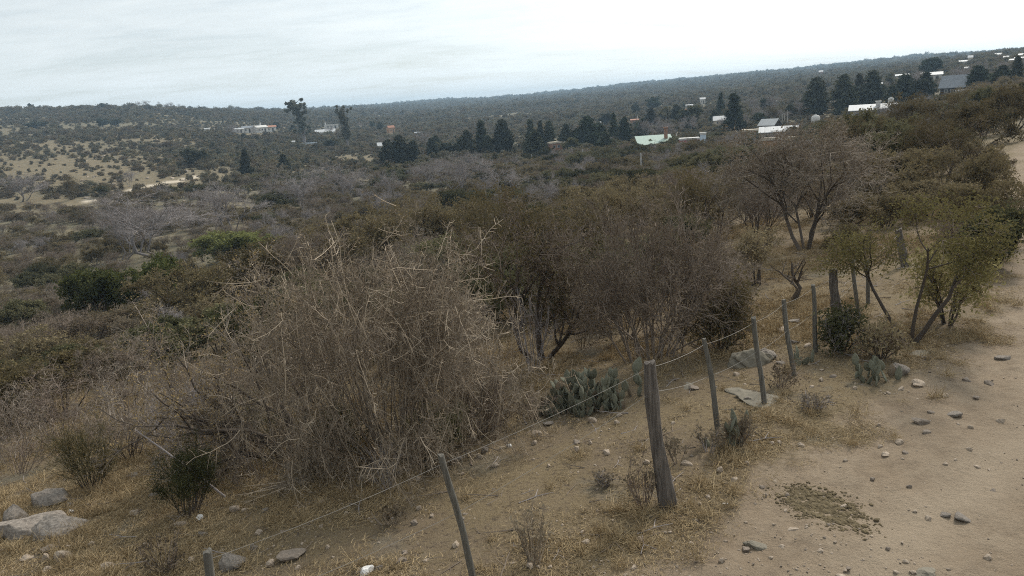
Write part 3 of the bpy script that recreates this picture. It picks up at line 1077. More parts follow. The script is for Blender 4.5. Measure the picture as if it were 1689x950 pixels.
STONES = '''113,838,14,12,rock 115,846,10,7,whiterock 212,790,22,10,rock 223,850,18,13,tanrock 328,857,12,11,whiterock 297,868,22,12,tanrock
333,884,14,10,rock 426,882,16,11,tanrock 466,880,11,9,tanrock 388,844,17,15,tanrock 404,843,12,9,tanrock 436,845,14,9,rock 80,911,28,13,darkrock
73,927,17,18,tanrock 104,926,22,24,tanrock 40,927,18,10,tanrock 73,945,18,10,tanrock 313,927,17,9,tanrock 416,911,14,14,rock 444,934,16,13,tanrock
477,924,40,18,darkrock 490,940,12,9,tanrock 176,940,22,14,tanrock 257,771,14,11,rock 254,819,18,11,rock 605,949,24,18,whiterock 624,941,14,14,rock
593,945,18,12,darkrock 661,929,26,11,darkrock 603,926,9,7,tanrock 876,938,16,12,tanrock 888,938,8,7,tanrock 752,903,18,12,tanrock 684,867,16,14,darkrock
691,841,11,10,tanrock 711,853,10,9,tanrock 1055,894,12,11,tanrock 790,756,14,11,tanrock 799,747,16,15,rock 818,770,16,9,tanrock 762,784,8,8,tanrock
691,794,13,10,tanrock 840,738,10,11,whiterock 885,719,18,13,tanrock 881,733,11,9,tanrock 951,732,14,7,darkrock 953,745,16,13,tanrock 974,733,10,9,tanrock
1002,749,17,10,tanrock 979,697,16,14,tanrock 1022,687,10,9,tanrock 1017,700,12,9,tanrock 906,701,18,12,rock 1134,768,20,10,tanrock 1188,778,13,11,tanrock
1213,794,13,9,tanrock 1068,766,15,9,tanrock 1233,765,9,9,tanrock 1169,822,10,8,tanrock 1198,831,9,5,whiterock 1156,833,8,8,tanrock 1263,814,8,7,tanrock
1257,801,11,8,darkrock 1299,812,10,7,darkrock 1235,662,20,12,rock 1144,643,18,9,darkrock 1275,733,11,9,tanrock 1287,732,12,8,tanrock 1322,736,12,8,tanrock
1529,592,14,8,darkrock 1520,636,24,14,tanrock 1376,623,12,8,darkrock 1356,629,11,8,tanrock 1489,641,14,7,tanrock 1520,697,24,8,darkrock 1531,712,13,8,darkrock
1578,684,24,8,rock 1536,679,12,6,darkrock 1598,624,16,8,darkrock 1635,629,16,8,darkrock 1313,532,20,9,rock 1312,566,13,7,rock 1295,548,24,8,tanrock
1335,572,18,7,tanrock 1398,521,20,9,darkrock 1231,904,15,10,darkrock 1290,899,14,7,tanrock 1191,926,11,10,tanrock 1309,870,18,6,tanrock 1532,845,10,7,tanrock
1564,837,18,6,rock 1593,846,28,10,rock 1497,922,12,6,tanrock 1466,897,9,8,darkrock 1630,918,11,8,tanrock 1464,751,16,9,tanrock 1485,728,16,9,tanrock
1494,744,11,8,darkrock 1452,736,9,7,tanrock 1604,702,9,6,tanrock 1659,590,20,9,rock 1560,654,14,7,tanrock 1612,656,12,6,darkrock 1441,607,10,7,tanrock
1410,642,9,6,tanrock 1340,640,9,6,tanrock 1450,700,8,6,tanrock 1395,760,8,6,tanrock 1440,790,9,6,darkrock 1500,800,8,5,darkrock 1560,760,9,6,tanrock
1640,800,10,6,darkrock 1600,740,9,6,tanrock 1655,690,14,8,tanrock 1330,905,8,6,darkrock 1400,930,9,6,darkrock 960,880,8,7,tanrock 540,905,10,8,tanrock
530,870,9,8,tanrock 570,850,9,7,tanrock 240,900,10,8,tanrock 150,900,10,8,tanrock 905,770,9,7,tanrock 1090,770,8,7,tanrock 1110,700,8,6,tanrock
1180,640,12,7,rock 1215,620,12,8,tanrock 1290,600,14,8,rock 1260,540,10,6,tanrock 1360,560,10,6,tanrock 1440,560,9,6,tanrock 1480,575,10,7,darkrock'''
for k, tok in enumerate(STONES.split()):
    px, py, w, h, mk = tok.split(',')
    px, py, w, h = int(px), int(py), int(w), int(h)
    x, y, z, r = at(px, py)
    D = math.sqrt(r * r + (CAMH - z) ** 2)
    s = w * D / F / 2
    s2 = max(h * D / F / 2 * 1.1, s * .3)
    o = link('stone', RK[mk][k % 5], None, (x, y + s * .5, float(gz(x, y + s * .5)) + s2 * .18), (rrng.uniform(-.2, .2), rrng.uniform(-.2, .2), rrng.uniform(0, 6.28)), (s * 1.15, s * rrng.uniform(.85, 1.1), s2 * 1.1))
    onroad = float(road_mask(np.array([x]), np.array([y]))[0]) > .5
    size = 'large' if w >= 20 else 'fist sized' if w >= 13 else 'small'
    later(o, '%s %s stone on %s' % (size, WORD[mk], 'dirt road' if onroad else 'straw verge'), 'stone', px, py, 'loose stones on the verge and track')

# ------------------------------------------------------------------ prickly pears


def pad_mesh(name, seed, mat):
    rng = np.random.default_rng(seed)
    n, m = 7, 9
    V = []
    ph = rng.uniform(0, 6)
    for i in range(n + 1):
        f = i / n
        w = math.sin(math.pi * f ** .8) ** .75 * .5 if 0 < i < n else .03
        for j in range(m):
            a = 2 * math.pi * j / m
            V.append((math.cos(a) * w * (1 + .05 * math.sin(ph + f * 7)), math.sin(a) * w * .17 + .05 * math.sin(f * 3 + ph), f * 1.25 - .05))
    F4 = [[i * m + j, i * m + (j + 1) % m, (i + 1) * m + (j + 1) % m, (i + 1) * m + j] for i in range(n) for j in range(m)]
    return MB().add(V, np.array(F4)).build(name, mat, True)


PADS = [pad_mesh('cactus_pad', k, M['cactus']) for k in range(3)]
DPADS = [pad_mesh('dry_cactus_pad', 9 + k, M['drycactus']) for k in range(2)]


def prickly_pear(px, py, wpx, hpx, n, seed, label, padw=.16, dry=.1, group='prickly pears'):
    rng = np.random.default_rng(seed)
    x, y, z, r = at(px, py)
    D = math.sqrt(r * r + (CAMH - z) ** 2)
    W, H = wpx * D / F, hpx * D / F
    root = empty('prickly_pear', (x, y + W * .2, z))
    tag(root, label, 'cactus', group)
    ups = []
    for k in range(n):
        if not ups or rng.random() < .45:
            p = np.array([rng.uniform(-.5, .5) * W, rng.uniform(-.28, .28) * W, 0.0])
            p[2] = float(hf(x + p[0], y + W * .2 + p[1])) - z - .02
        else:
            b, rot, s = ups[rng.integers(len(ups))]
            tipv = rot @ Vector((rng.uniform(-.3, .3) * s, 0, 1.45 * s))
            p = b + np.array(tipv)
            if p[2] > H * .8:
                continue
        s = padw * rng.uniform(.75, 1.2)
        rot = Matrix.Rotation(rng.uniform(0, 6.28), 3, 'Z') @ Matrix.Rotation(rng.normal() * .28, 3, 'Y') @ Matrix.Rotation(rng.normal() * .3, 3, 'X')
        ups.append((p, rot, s))
        me = DPADS[k % 2] if rng.random() < dry else PADS[k % 3]
        o = link('pad', me, root, p, rot.to_euler(), (s, s * 1.2, s * 1.45))
    return root


prickly_pear(935, 682, 84, 64, 150, 4, 'large left half of the dense grey green prickly pear clump behind the corner post', .098)
prickly_pear(990, 680, 78, 70, 150, 5, 'right half of the dense prickly pear clump, tall pads near a round tan stone', .098)
prickly_pear(1195, 738, 66, 42, 30, 6, 'small dark prickly pear at the foot of the thin post right of the corner post', .105, .45)
prickly_pear(1452, 632, 70, 30, 30, 7, 'small sprawling prickly pear beside the road with a lopsided pad on top', .1, .1)
prickly_pear(1328, 602, 34, 22, 8, 8, 'tiny prickly pear between two thin posts', .11, .1)
prickly_pear(1045, 655, 22, 50, 5, 9, 'few lone pads growing right of the dense prickly pear clump', .125, .2)

# trampled droppings on the track
prng = np.random.default_rng(12)
mb = MB()
ggx, ggy, ggz, gr = at(1368, 838)
import bmesh
_b = bmesh.new()
bmesh.ops.create_icosphere(_b, subdivisions=1, radius=1)
ICO_V = np.array([v.co[:] for v in _b.verts])
ICO_F = np.array([[v.index for v in f.verts] for f in _b.faces])
_b.free()
for k in range(5200):
    px, py = prng.normal(1366, 30), prng.normal(836, 12)
    if prng.random() < .25:
        px, py = 1330 + prng.normal() * 20, 826 + prng.normal() * 8
    if fbm(px / 16, py / 8, 3, 91) < .31:
        continue
    py += (px - 1368) * .25
    x, y, z, r = at(px, py)
    s = prng.uniform(.005, .016) * (2.2 if prng.random() < .05 else 1)
    mb.add(ICO_V * np.array([s, s, s * .6]) * prng.uniform(.7, 1.25, (len(ICO_V), 1)) + np.array([x - ggx, y - ggy, float(gz(x, y)) - ggz + s * .1]), ICO_F)
o = link('dung_patch', mb.build('dung_patch', M['dung']), None, (ggx, ggy, ggz))
tag(o, 'trampled patch of crumbly olive brown dung on the bare road', 'dung')
# ------------------------------------------------------------------ the shrubs and trees of the foreground
def size_at(px, py, top, wpx):
    x, y, z, r = at(px, py)
    D = math.sqrt(r * r + (CAMH - z) ** 2)
    el = math.atan2(CAMH - z, r)
    return x, y, z, (py - top) * D / F / math.cos(el) * .97, wpx * D / F, r


def hero(name, cat, px, py, top, wpx, label, mats, parts, seed, L0, levels, leaf=None, sides=(6, 5, 4, 3, 3), rmin=.003, nstem=1, D=None, group=None, leafsrc=2):
    x, y, z, H, W, r = size_at(px, py, top, wpx)
    st, tw = plant(seed, H, W, L0, levels, leaf, sides, rmin, D and D * W, nstem, leafsrc)
    o = empty(name, (x, y, z))
    tag(o, label, cat, group)
    link(parts[0], st.build(name + '_' + parts[0], mats[0], True), o)
    link(parts[1], tw.build(name + '_' + parts[1], mats[1], False), o)
    HERO.append((x, y, W))
    print(name, 'r %.1f H %.2f W %.2f' % (r, H, W))
    return o


HERO = []
SF, TC = ('stems', 'twigs'), ('trunk', 'crown')
B, T = M['bark'], M['brown_twig']
hero('bare_thorn_shrub', 'shrub', 655, 760, 398, 430, 'huge leafless thorn shrub with pale straw coloured twigs arching over the middle foreground',
     (M['straw_twig'], [M['straw_twig'], M['brownleaf']]), SF, 11,
     dict(dome=.9, n=60, spread=(10, 90), len=2.3, rad=.014, K=7, wob=.13, grav=-.045, foot=.5, tip=.4, var=(0, .3)),
     [dict(per=8, t=(.3, 1), ang=(25, 75), len=(.25, .55), K=6, wob=.2, grav=-.03, rf=.7, var=(0, .5)), dict(per=9, ang=(30, 85), len=(.25, .65), K=4, wob=.22, grav=-.02, rf=.7, var=(0, .45)),
      dict(per=4, ang=(35, 85), len=(.2, .6), K=3, wob=.2, grav=0, rf=.8, var=(0, .6)),
      dict(src=1, per=1, t=(.5, 1), ang=(10, 70), len=(.6, 1.25), K=8, wob=.11, grav=.02, rmin=.0048, var=(.75, 1), tip=.55),
      dict(per=6, t=(.2, 1), ang=(35, 75), len=(.12, .35), K=3, wob=.15, grav=.0, rmin=.0045, var=(.6, 1))], [(9000, .02, 1.8, .06, 1)], (5, 4, 3, 3, 4, 3), .0032, D=.9)
hero('thorn_tree', 'tree', 478, 752, 478, 390, 'sprawling leafless thorn tree leaning left, grey twigs with yellowish buds, dark crooked trunk',
     (B, [M['tan_twig'], M['yellowbud']]), TC, 12,
     dict(n=5, az=[172, 186, 140, 95, 215], tilt=[62, 72, 40, 25, 48], spread=(0, 1), len=2.1, rad=.055, K=7, wob=.2, grav=.03, foot=.12, centre=.35),
     [dict(per=8, t=(.25, 1), ang=(25, 65), len=(.4, .8), K=5, wob=.2, grav=.05, up=.3), dict(per=9, ang=(25, 70), len=(.3, .65), K=4, wob=.2, grav=.05),
      dict(per=8, ang=(25, 75), len=(.25, .6), K=4, wob=.2, grav=.03), dict(per=2, ang=(30, 80), len=(.2, .6), K=3, wob=.2, grav=.02)],
     [(9000, .016, 2.4, .02, 1)], (8, 5, 3, 3, 3), .0034, nstem=2, D=.8, leafsrc=3)
hero('thorn_tree', 'tree', 893, 592, 335, 235, 'dark trunked thorn tree with thin olive crown right of the huge straw coloured shrub',
     (B, [T, M['olive']]), TC, 13,
     dict(n=3, az=[80, 20, 160], tilt=[12, 34, 28], spread=(0, 1), len=1.5, rad=.06, K=6, wob=.14, grav=.03, foot=.1),
     [dict(per=7, t=(.3, 1), ang=(20, 60), len=(.5, .95), K=5, wob=.18, grav=.04), dict(per=8, ang=(25, 60), len=(.4, .75), K=4, wob=.2, grav=.05),
      dict(per=7, ang=(25, 65), len=(.3, .7), K=3, wob=.2, grav=.03), dict(per=3, ang=(30, 70), len=(.3, .7), K=3, wob=.2, grav=0)], [(6500, .026, 2.2, .06, 1)], (8, 6, 4, 3, 3), .0035, nstem=2)
hero('bare_shrub', 'shrub', 880, 612, 470, 90, 'dead whitish branches standing in front of the dark trunked thorn tree',
     (M['grey_twig'], [M['grey_twig']]), SF, 14, dict(n=7, spread=(5, 45), len=1.2, rad=.014, K=5, wob=.2, grav=.02, foot=.2),
     [dict(per=5, ang=(25, 60), len=(.3, .6), K=4, wob=.2, grav=.02), dict(per=4, ang=(25, 70), len=(.3, .6), K=3, wob=.2, grav=0)], None, (5, 4, 3), .004)
hero('bare_shrub', 'shrub', 1078, 592, 345, 285, 'wide rounded reddish brown leafless shrub behind the thick corner post',
     (M['brown_twig'], [M['brown_twig'], M['brownleaf']]), SF, 15,
     dict(n=26, spread=(3, 62), len=2.2, rad=.018, K=6, wob=.1, grav=.0, foot=.6),
     [dict(per=8, t=(.25, 1), ang=(18, 50), len=(.35, .7), K=5, wob=.14, grav=.03), dict(per=8, ang=(22, 60), len=(.3, .7), K=4, wob=.17, grav=.03),
      dict(per=4, ang=(25, 65), len=(.3, .75), K=3, wob=.18, grav=0)], [(3800, .026, 2.0, .05, 1)], (5, 4, 3, 3), .0042)
hero('thorn_shrub', 'shrub', 1190, 575, 470, 90, 'grey green small leaved bush at the right foot of the reddish brown shrub',
     (B, [T, M['olive']]), SF, 16, dict(n=14, spread=(5, 60), len=1, rad=.014, K=5, wob=.16, grav=.05, foot=.2),
     [dict(per=7, ang=(20, 60), len=(.4, .8), K=4, wob=.18, grav=.05), dict(per=7, ang=(25, 65), len=(.35, .7), K=3, wob=.2, grav=.05)], [(3600, .03, 2, .06, 1)], S3, .0035)
hero('thorn_tree', 'tree', 1330, 412, 224, 235, 'tall grey brown thorn tree with a broad bare crown beyond the far fence posts',
     (B, [M['tan_twig'], M['brownleaf']]), TC, 17,
     dict(n=4, az=[100, 20, 170, 300], tilt=[6, 26, 22, 14], spread=(0, 1), len=1.5, rad=.055, K=6, wob=.14, grav=.03, foot=.1),
     [dict(per=7, t=(.25, 1), ang=(20, 60), len=(.5, .95), K=5, wob=.18, grav=.03), dict(per=8, ang=(25, 60), len=(.4, .75), K=4, wob=.2, grav=.04),
      dict(per=7, ang=(25, 65), len=(.3, .7), K=4, wob=.2, grav=.03), dict(per=5, ang=(30, 70), len=(.3, .7), K=3, wob=.2, grav=0)], [(5500, .035, 2, .08, 1)], (8, 6, 4, 3, 3), .006, nstem=2)
hero('thorn_tree', 'tree', 1502, 566, 356, 200, 'small open thorn tree with forked dark trunk and sparse olive leaves beside the road',
     (B, [T, M['yellowgreen']]), TC, 18,
     dict(n=3, az=[30, 150, 350], tilt=[5, 26, 30], spread=(0, 1), len=1.5, rad=.042, K=6, wob=.15, grav=.05, foot=.04, centre=.1),
     [dict(per=4, t=(.4, 1), ang=(25, 60), len=(.4, .8), K=5, wob=.22, grav=.06), dict(per=5, ang=(25, 65), len=(.35, .7), K=4, wob=.2, grav=.06),
      dict(per=6, ang=(25, 65), len=(.3, .7), K=3, wob=.2, grav=.04)], [(9000, .022, 2.2, .08, 1)], (8, 6, 4, 3), .004, nstem=2)
hero('thorn_shrub', 'shrub', 1562, 535, 420, 90, 'olive twiggy bush behind the small open thorn tree at the road edge',
     (B, [T, M['yellowgreen']]), SF, 19, dict(n=8, spread=(5, 45), len=1.2, rad=.02, K=5, wob=.16, grav=.05, foot=.2),
     [dict(per=6, ang=(20, 60), len=(.4, .8), K=4, wob=.18, grav=.05), dict(per=7, ang=(25, 65), len=(.35, .7), K=3, wob=.2, grav=.05)], [(3200, .035, 2, .07, 1)], S3, .004)
hero('leafy_bush', 'shrub', 1634, 442, 364, 66, 'dense dark green bush standing out over the pale road at the right',
     (B, [T, M['green']]), SF, 20, dict(n=14, spread=(5, 60), len=1.2, rad=.02, K=5, wob=.14, grav=.08, foot=.2),
     [dict(per=7, ang=(20, 50), len=(.4, .8), K=4, wob=.15, grav=.08), dict(per=7, ang=(25, 60), len=(.35, .7), K=3, wob=.2, grav=.08)], [(8000, .05, 2.2, .05, 1)], S3, .004)
hero('thorn_shrub', 'shrub', 1388, 578, 515, 68, 'spiky dark bush growing around the thick dark round fence post',
     (B, [M['grey_twig'], M['green']]), SF, 21, dict(n=16, spread=(5, 65), len=.9, rad=.012, K=4, wob=.12, grav=.03, foot=.2),
     [dict(per=7, ang=(20, 50), len=(.4, .8), K=3, wob=.15, grav=.05), dict(per=5, ang=(25, 60), len=(.3, .6), K=3, wob=.2, grav=.05)], [(2000, .03, 2.5, .05, 1)], S3, .0035)
hero('brown_scrub', 'shrub', 1452, 590, 535, 74, 'low brown twiggy bush between the thick dark post and the small olive thorn tree',
     (B, [M['red_twig'], M['olive']]), SF, 22, dict(n=14, spread=(5, 60), len=.9, rad=.01, K=4, wob=.14, grav=.03, foot=.2),
     [dict(per=6, ang=(20, 50), len=(.4, .8), K=3, wob=.15, grav=.05), dict(per=5, ang=(25, 60), len=(.3, .6), K=3, wob=.2, grav=.05)], [(1200, .03, 2, .05, 1)], S3, .0035)
hero('thorn_shrub', 'shrub', 1246, 470, 385, 84, 'many stemmed olive bush on bare ground right of the reddish brown shrub',
     (B, [T, M['olive']]), SF, 23, dict(n=7, spread=(5, 40), len=1.2, rad=.022, K=5, wob=.16, grav=.04, foot=.25),
     [dict(per=6, t=(.45, 1), ang=(20, 60), len=(.35, .7), K=4, wob=.18, grav=.05), dict(per=7, ang=(25, 65), len=(.35, .7), K=3, wob=.2, grav=.05)], [(2400, .035, 2, .07, 1)], S3, .004)
hero('thorn_tree', 'tree', 1300, 500, 430, 64, 'stunted dead tree with a dark crooked stem behind the thin posts',
     (B, [M['bark']]), TC, 24, dict(n=2, az=[80, 200], tilt=[5, 22], spread=(0, 1), len=1.2, rad=.045, K=6, wob=.22, grav=.03, foot=.05),
     [dict(per=5, t=(.4, 1), ang=(25, 70), len=(.3, .7), K=4, wob=.22, grav=.06), dict(per=4, ang=(25, 65), len=(.35, .7), K=3, wob=.2, grav=.06)], None, (7, 5, 3), .005)
hero('broom_bush', 'shrub', 315, 848, 752, 90, 'dark green feathery broom bush on the straw slope, nearest the bottom',
     (B, [M['green'], M['green']]), SF, 25, dict(n=26, spread=(4, 45), len=.8, rad=.006, K=5, wob=.1, grav=.02, foot=.2),
     [dict(per=9, ang=(12, 40), len=(.3, .7), K=4, wob=.12, grav=.08), dict(per=5, ang=(12, 40), len=(.3, .7), K=3, wob=.12, grav=.08)], [(3400, .007, 11.0, .03, 1)], (4, 3, 3), .002, leafsrc=1, D=1.3)
hero('broom_bush', 'shrub', 152, 806, 715, 95, 'olive green feathery broom bush above the boulders at the left',
     (B, [M['green'], M['olive']]), SF, 26, dict(n=24, spread=(4, 42), len=.8, rad=.007, K=5, wob=.1, grav=.02, foot=.15),
     [dict(per=9, ang=(12, 40), len=(.3, .7), K=4, wob=.12, grav=.08), dict(per=5, ang=(12, 40), len=(.3, .7), K=3, wob=.12, grav=.08)], [(4200, .007, 11.0, .03, 1)], (4, 3, 3), .002, leafsrc=1)
for px, py, top, w, lab, sd in ((560, 760, 680, 110, 'dark green broom growing under the left side of the huge straw coloured shrub', 27),
                                (725, 742, 672, 95, 'dark green broom growing under the right side of the huge straw coloured shrub', 28),
                                (430, 735, 650, 110, 'green broom in the shade of the leaning leafless thorn tree', 29)):
    hero('broom_bush', 'shrub', px, py, top, w, lab, (B, [M['green'], M['green']]), SF, sd, dict(n=20, spread=(4, 50), len=.8, rad=.006, K=5, wob=.1, grav=.02, foot=.25),
         [dict(per=8, ang=(12, 40), len=(.3, .7), K=4, wob=.12, grav=.08), dict(per=4, ang=(12, 40), len=(.3, .7), K=3, wob=.12, grav=.08)], [(4200, .007, 11.0, .03, 1)], (4, 3, 3), .002, leafsrc=1)
for px, py, top, w, n, lab, sd, mt in ((1062, 835, 758, 62, 13, 'dead brown twig bush leaning against the foot of the thick corner post', 31, 'red_twig'),
                                       (1115, 765, 715, 44, 8, 'sparse dry stalks just behind the thick corner post', 32, 'brown_twig'),
                                       (880, 930, 850, 60, 16, 'thin dry weed stalks at the bottom between leaning post and road', 33, 'straw_twig'),
                                       (275, 945, 885, 60, 14, 'dark dry weed stalks by the cut off post head', 34, 'red_twig'),
                                       (1215, 735, 680, 60, 12, 'dry brown stalks rising beside the small dark prickly pear', 35, 'brown_twig'),
                                       (1290, 640, 600, 60, 14, 'rusty brown weeds at the foot of a thin fence post', 36, 'red_twig'),
                                       (640, 810, 735, 60, 14, 'pale dry stalks in front of the huge straw coloured shrub', 37, 'grey_twig'),
                                       (40, 780, 690, 110, 22, 'reddish leafless bush at the left edge above the boulders', 38, 'red_twig'),
                                       (885, 690, 640, 80, 18, 'rusty dry weeds left of the prickly pear clump', 39, 'red_twig'),
                                       (960, 575, 510, 60, 16, 'dry yellowish weeds between the dark thorn tree and the reddish shrub', 40, 'straw_twig'),
                                       (1345, 675, 650, 48, 26, 'low grey cushion plant on the verge near the flat rock sheet', 41, 'grey_twig'),
                                       (30, 640, 540, 130, 26, 'brown leafless bush at the left edge in the dense scrub', 42, 'brown_twig'),
                                       (1000, 800, 780, 40, 22, 'low grey green cushion weed in the straw left of the corner post', 43, 'grey_twig'),
                                       (650, 865, 835, 40, 10, 'short dry stalks near the leaning thin post', 44, 'straw_twig'),
                                       (1170, 745, 705, 44, 7, 'broken pale stick and stalks by the dark prickly pear', 45, 'grey_twig')):
    hero('dry_weed', 'dry weed', px, py, top, w, lab, (M[mt], [M[mt], M['brownleaf']]), SF, sd, dict(n=n, spread=(4, 50), len=.8, rad=.006, K=5, wob=.12, grav=.02, foot=.15),
         [dict(per=4, t=(.3, 1), ang=(15, 50), len=(.25, .6), K=4, wob=.15, grav=.05), dict(per=3, ang=(20, 60), len=(.25, .6), K=3, wob=.15, grav=.04)],
         [(260, .02, 2, .02, 1)], (4, 3, 3), .0026, group='dry weeds on the verge')

for px, py, top, w, lab, sd, mt in ((430, 778, 668, 150, 'low brown dead brush tangled under the right side of the leaning thorn tree', 61, 'brown_twig'),
                                    (545, 782, 690, 150, 'dead straw coloured brush in front of the lower left of the huge straw shrub', 62, 'straw_twig'),
                                    (330, 752, 640, 170, 'greyish dead brush below the middle of the leaning thorn tree', 63, 'grey_twig'),
                                    (215, 725, 610, 170, 'thin brown dead brush at the left tip of the leaning thorn tree', 64, 'tan_twig'),
                                    (700, 776, 700, 120, 'dry pale brush at the lower right foot of the huge straw shrub', 65, 'straw_twig'),
                                    (800, 715, 610, 110, 'brown dead brush between the huge straw shrub and the prickly pears', 66, 'brown_twig'),
                                    (95, 725, 620, 150, 'reddish dead brush above the olive feathery broom at the left', 67, 'red_twig'),
                                    (20, 765, 650, 150, 'tan dead brush at the left edge just above the boulder pile', 68, 'tan_twig')):
    hero('dead_brush', 'shrub', px, py, top, w, lab, (M[mt], [M[mt], M['brownleaf']]), SF, sd, dict(dome=1.0, n=20, spread=(10, 82), len=1, rad=.009, K=6, wob=.2, grav=-.02, foot=.35),
         [dict(per=6, t=(.2, 1), ang=(25, 75), len=(.3, .7), K=5, wob=.2, grav=.0), dict(per=6, ang=(30, 80), len=(.3, .65), K=3, wob=.2, grav=0), dict(per=2, ang=(30, 80), len=(.3, .7), K=3, wob=.2, grav=0)],
         [(900, .02, 2, .04, 1)], (4, 3, 3, 3), .0032)

# a long pale fallen branch leaning out of the thorn tree
bx, by, bz, br = at(372, 822)
tp = top_at(bx - .1, by + .3, 222, 708)
P = np.array([[0, 0, .02], (tp - np.array([bx, by, bz])) * .35 + [0, 0, .03], (tp - np.array([bx, by, bz])) * .7 + [0, 0, .02], tp - np.array([bx, by, bz])])
V, q = tubes(P[None], np.array([[.016, .014, .011, .006]]), 6)
tag(link('fallen_branch', MB().add(V, q, 0, .9).build('fallen_branch', M['grey_twig'], True), None, (bx, by, bz)),
    'long bare pale branch slanting across the front of the leaning thorn tree', 'branch')

# ------------------------------------------------------------------ middle distance, plants one can point at
LOOK = {'olive': ('olive thorn shrub', 'thorn_shrub', 'shrub'), 'bare': ('leafless brown shrub', 'bare_shrub', 'shrub'), 'fresh': ('fresh green leafy bush', 'leafy_bush', 'shrub'), 'green': ('leafy green bush', 'leafy_bush', 'shrub'),
        'brown': ('low brown scrub bush', 'brown_scrub', 'shrub'), 'greytree': ('bare grey tree', 'bare_tree', 'tree'), 'thorntree': ('twiggy thorn tree', 'thorn_tree', 'tree')}
prg = np.random.default_rng(77)
PLACED = []


def put_kind(k, px, py, x, y, z, H, W, look=None):
    kd = KIND[k]
    base = k.rstrip('0123456789')
    lk, nm, cat = LOOK[base]
    o = kd.put(nm, x, y, z - .05, prg.uniform(0, 6.28), (W / kd.w, W / kd.w * prg.uniform(.9, 1.1), H / kd.h))
    size = 'tall ' if H > 1.25 * kd.h else 'small ' if H < .72 * kd.h else ''
    later(o, look or size + lk, cat, px, py, {'shrub': 'wild shrubs on the slope', 'tree': 'wild trees on the slope'}[cat])
    PLACED.append((x, y, W))


MID = [('olive1', 100, 690, 590, 150), ('bare1', 205, 655, 560, 150), ('olive0', 15, 705, 610, 120), ('thorntree0', 122, 329, 296, 24), ('greytree1', 213, 308, 284, 24), ('greytree0', 268, 425, 322, 165), ('greytree1', 205, 428, 350, 90), ('greytree1', 385, 385, 302, 100), ('greytree2', 498, 345, 276, 95), ('greytree0', 578, 335, 268, 80), ('greytree2', 460, 350, 290, 70),
       ('greytree1', 760, 330, 255, 95), ('greytree0', 700, 310, 262, 60), ('greytree2', 830, 330, 262, 90), ('greytree1', 40, 332, 292, 70), ('greytree0', 640, 330, 280, 50),
       ('fresh0', 178, 540, 450, 100), ('fresh1', 278, 520, 428, 90), ('fresh0', 388, 432, 382, 105), ('green1', 460, 350, 315, 60), ('olive2', 60, 640, 555, 120), ('green1', 30, 560, 505, 80),
       ('thorntree0', 815, 480, 318, 150), ('thorntree1', 690, 430, 325, 130), ('thorntree0', 930, 430, 330, 130), ('olive0', 760, 420, 330, 110), ('thorntree1', 1020, 420, 300, 150),
       ('thorntree0', 1180, 400, 280, 140), ('olive1', 1440, 345, 255, 150), ('green1', 1425, 290, 195, 130), ('thorntree1', 1395, 300, 205, 90), ('olive2', 1500, 325, 250, 120), ('olive0', 1598, 345, 255, 105),
       ('thorntree0', 1560, 300, 205, 110), ('olive1', 1535, 360, 300, 110), ('green1', 1475, 300, 215, 90), ('thorntree1', 1520, 240, 165, 110), ('olive2', 1600, 245, 175, 100), ('olive0', 1670, 215, 150, 90),
       ('thorntree0', 1640, 190, 145, 80), ('bare0', 1240, 400, 300, 130), ('bare1', 1130, 350, 280, 110), ('olive2', 1400, 420, 370, 70), ('bare2', 1580, 420, 365, 60),
       ('brown0', 150, 575, 520, 110), ('bare1', 105, 590, 520, 120), ('olive0', 320, 540, 440, 150), ('olive2', 430, 500, 400, 140), ('bare2', 520, 480, 370, 130), ('olive1', 600, 460, 350, 140)]
for k, px, py, top, w in MID:
    x, y, z, H, W, r = size_at(px, py, top, w)
    put_kind(k, px, py, x, y, z, H, W)

# the rest of the scrub, nearest first
CLEAR = [(-80, 790), (150, 800), (250, 770), (420, 770), (560, 775), (760, 725), (845, 660), (850, 540), (990, 560), (1080, 600), (1200, 590), (1225, 500), (1225, 400), (1380, 372),
         (1560, 380), (1600, 450), (1640, 440), (1650, 345), (1648, 300), (1640, 212), (1760, 200), (1760, 1200), (-80, 1200)]
N = 60000
rr_ = np.sqrt(prg.uniform(9.0 ** 2, 170.0 ** 2, N))
aa = np.radians(prg.uniform(-39, 39, N))
X, Y = np.sin(aa) * rr_, np.cos(aa) * rr_
Zs = hf(X, Y)
PX, PY = project(X, Y, Zs)
ok = ~in_poly(PX, PY, CLEAR) & (PX > -220) & (PX < 1900) & (road_mask(X, Y) < .2)
# near the right-hand edge the track runs out of frame: keep it free
dryv = dryness(X, Y, Zs)
order = np.argsort(rr_)
cell = {}
for x, y, w in HERO + PLACED:
    cell.setdefault((int(x // 3), int(y // 3)), []).append((x, y, w * .32))
picked = []
for i in order:
    if not ok[i]:
        continue
    x, y = X[i], Y[i]
    rad = (.68 + .85 * prg.random() ** 1.5) * (1 + min(rr_[i], 120) / 210)
    cx_, cy_ = int(x // 3), int(y // 3)
    if any((x - a) ** 2 + (y - b) ** 2 < (rad + c) ** 2 * .8 for u in (-1, 0, 1) for v in (-1, 0, 1) for a, b, c in cell.get((cx_ + u, cy_ + v), ())):
        continue
    cell.setdefault((cx_, cy_), []).append((x, y, rad))
    gap = sstep(fbm(x / 11, y / 11, 3, 19), .53, .62) * (.75 if PX[i] < 560 else .35)
    if prg.random() < max(min(dryv[i] * 1.3, .9), gap if rr_[i] > 17 else 0):
        continue
    picked.append((i, rad * (1 - .35 * min(dryv[i], 1))))
print('scrub sites', len(picked))
far_pts = []
nsh, ntr = 0, 0
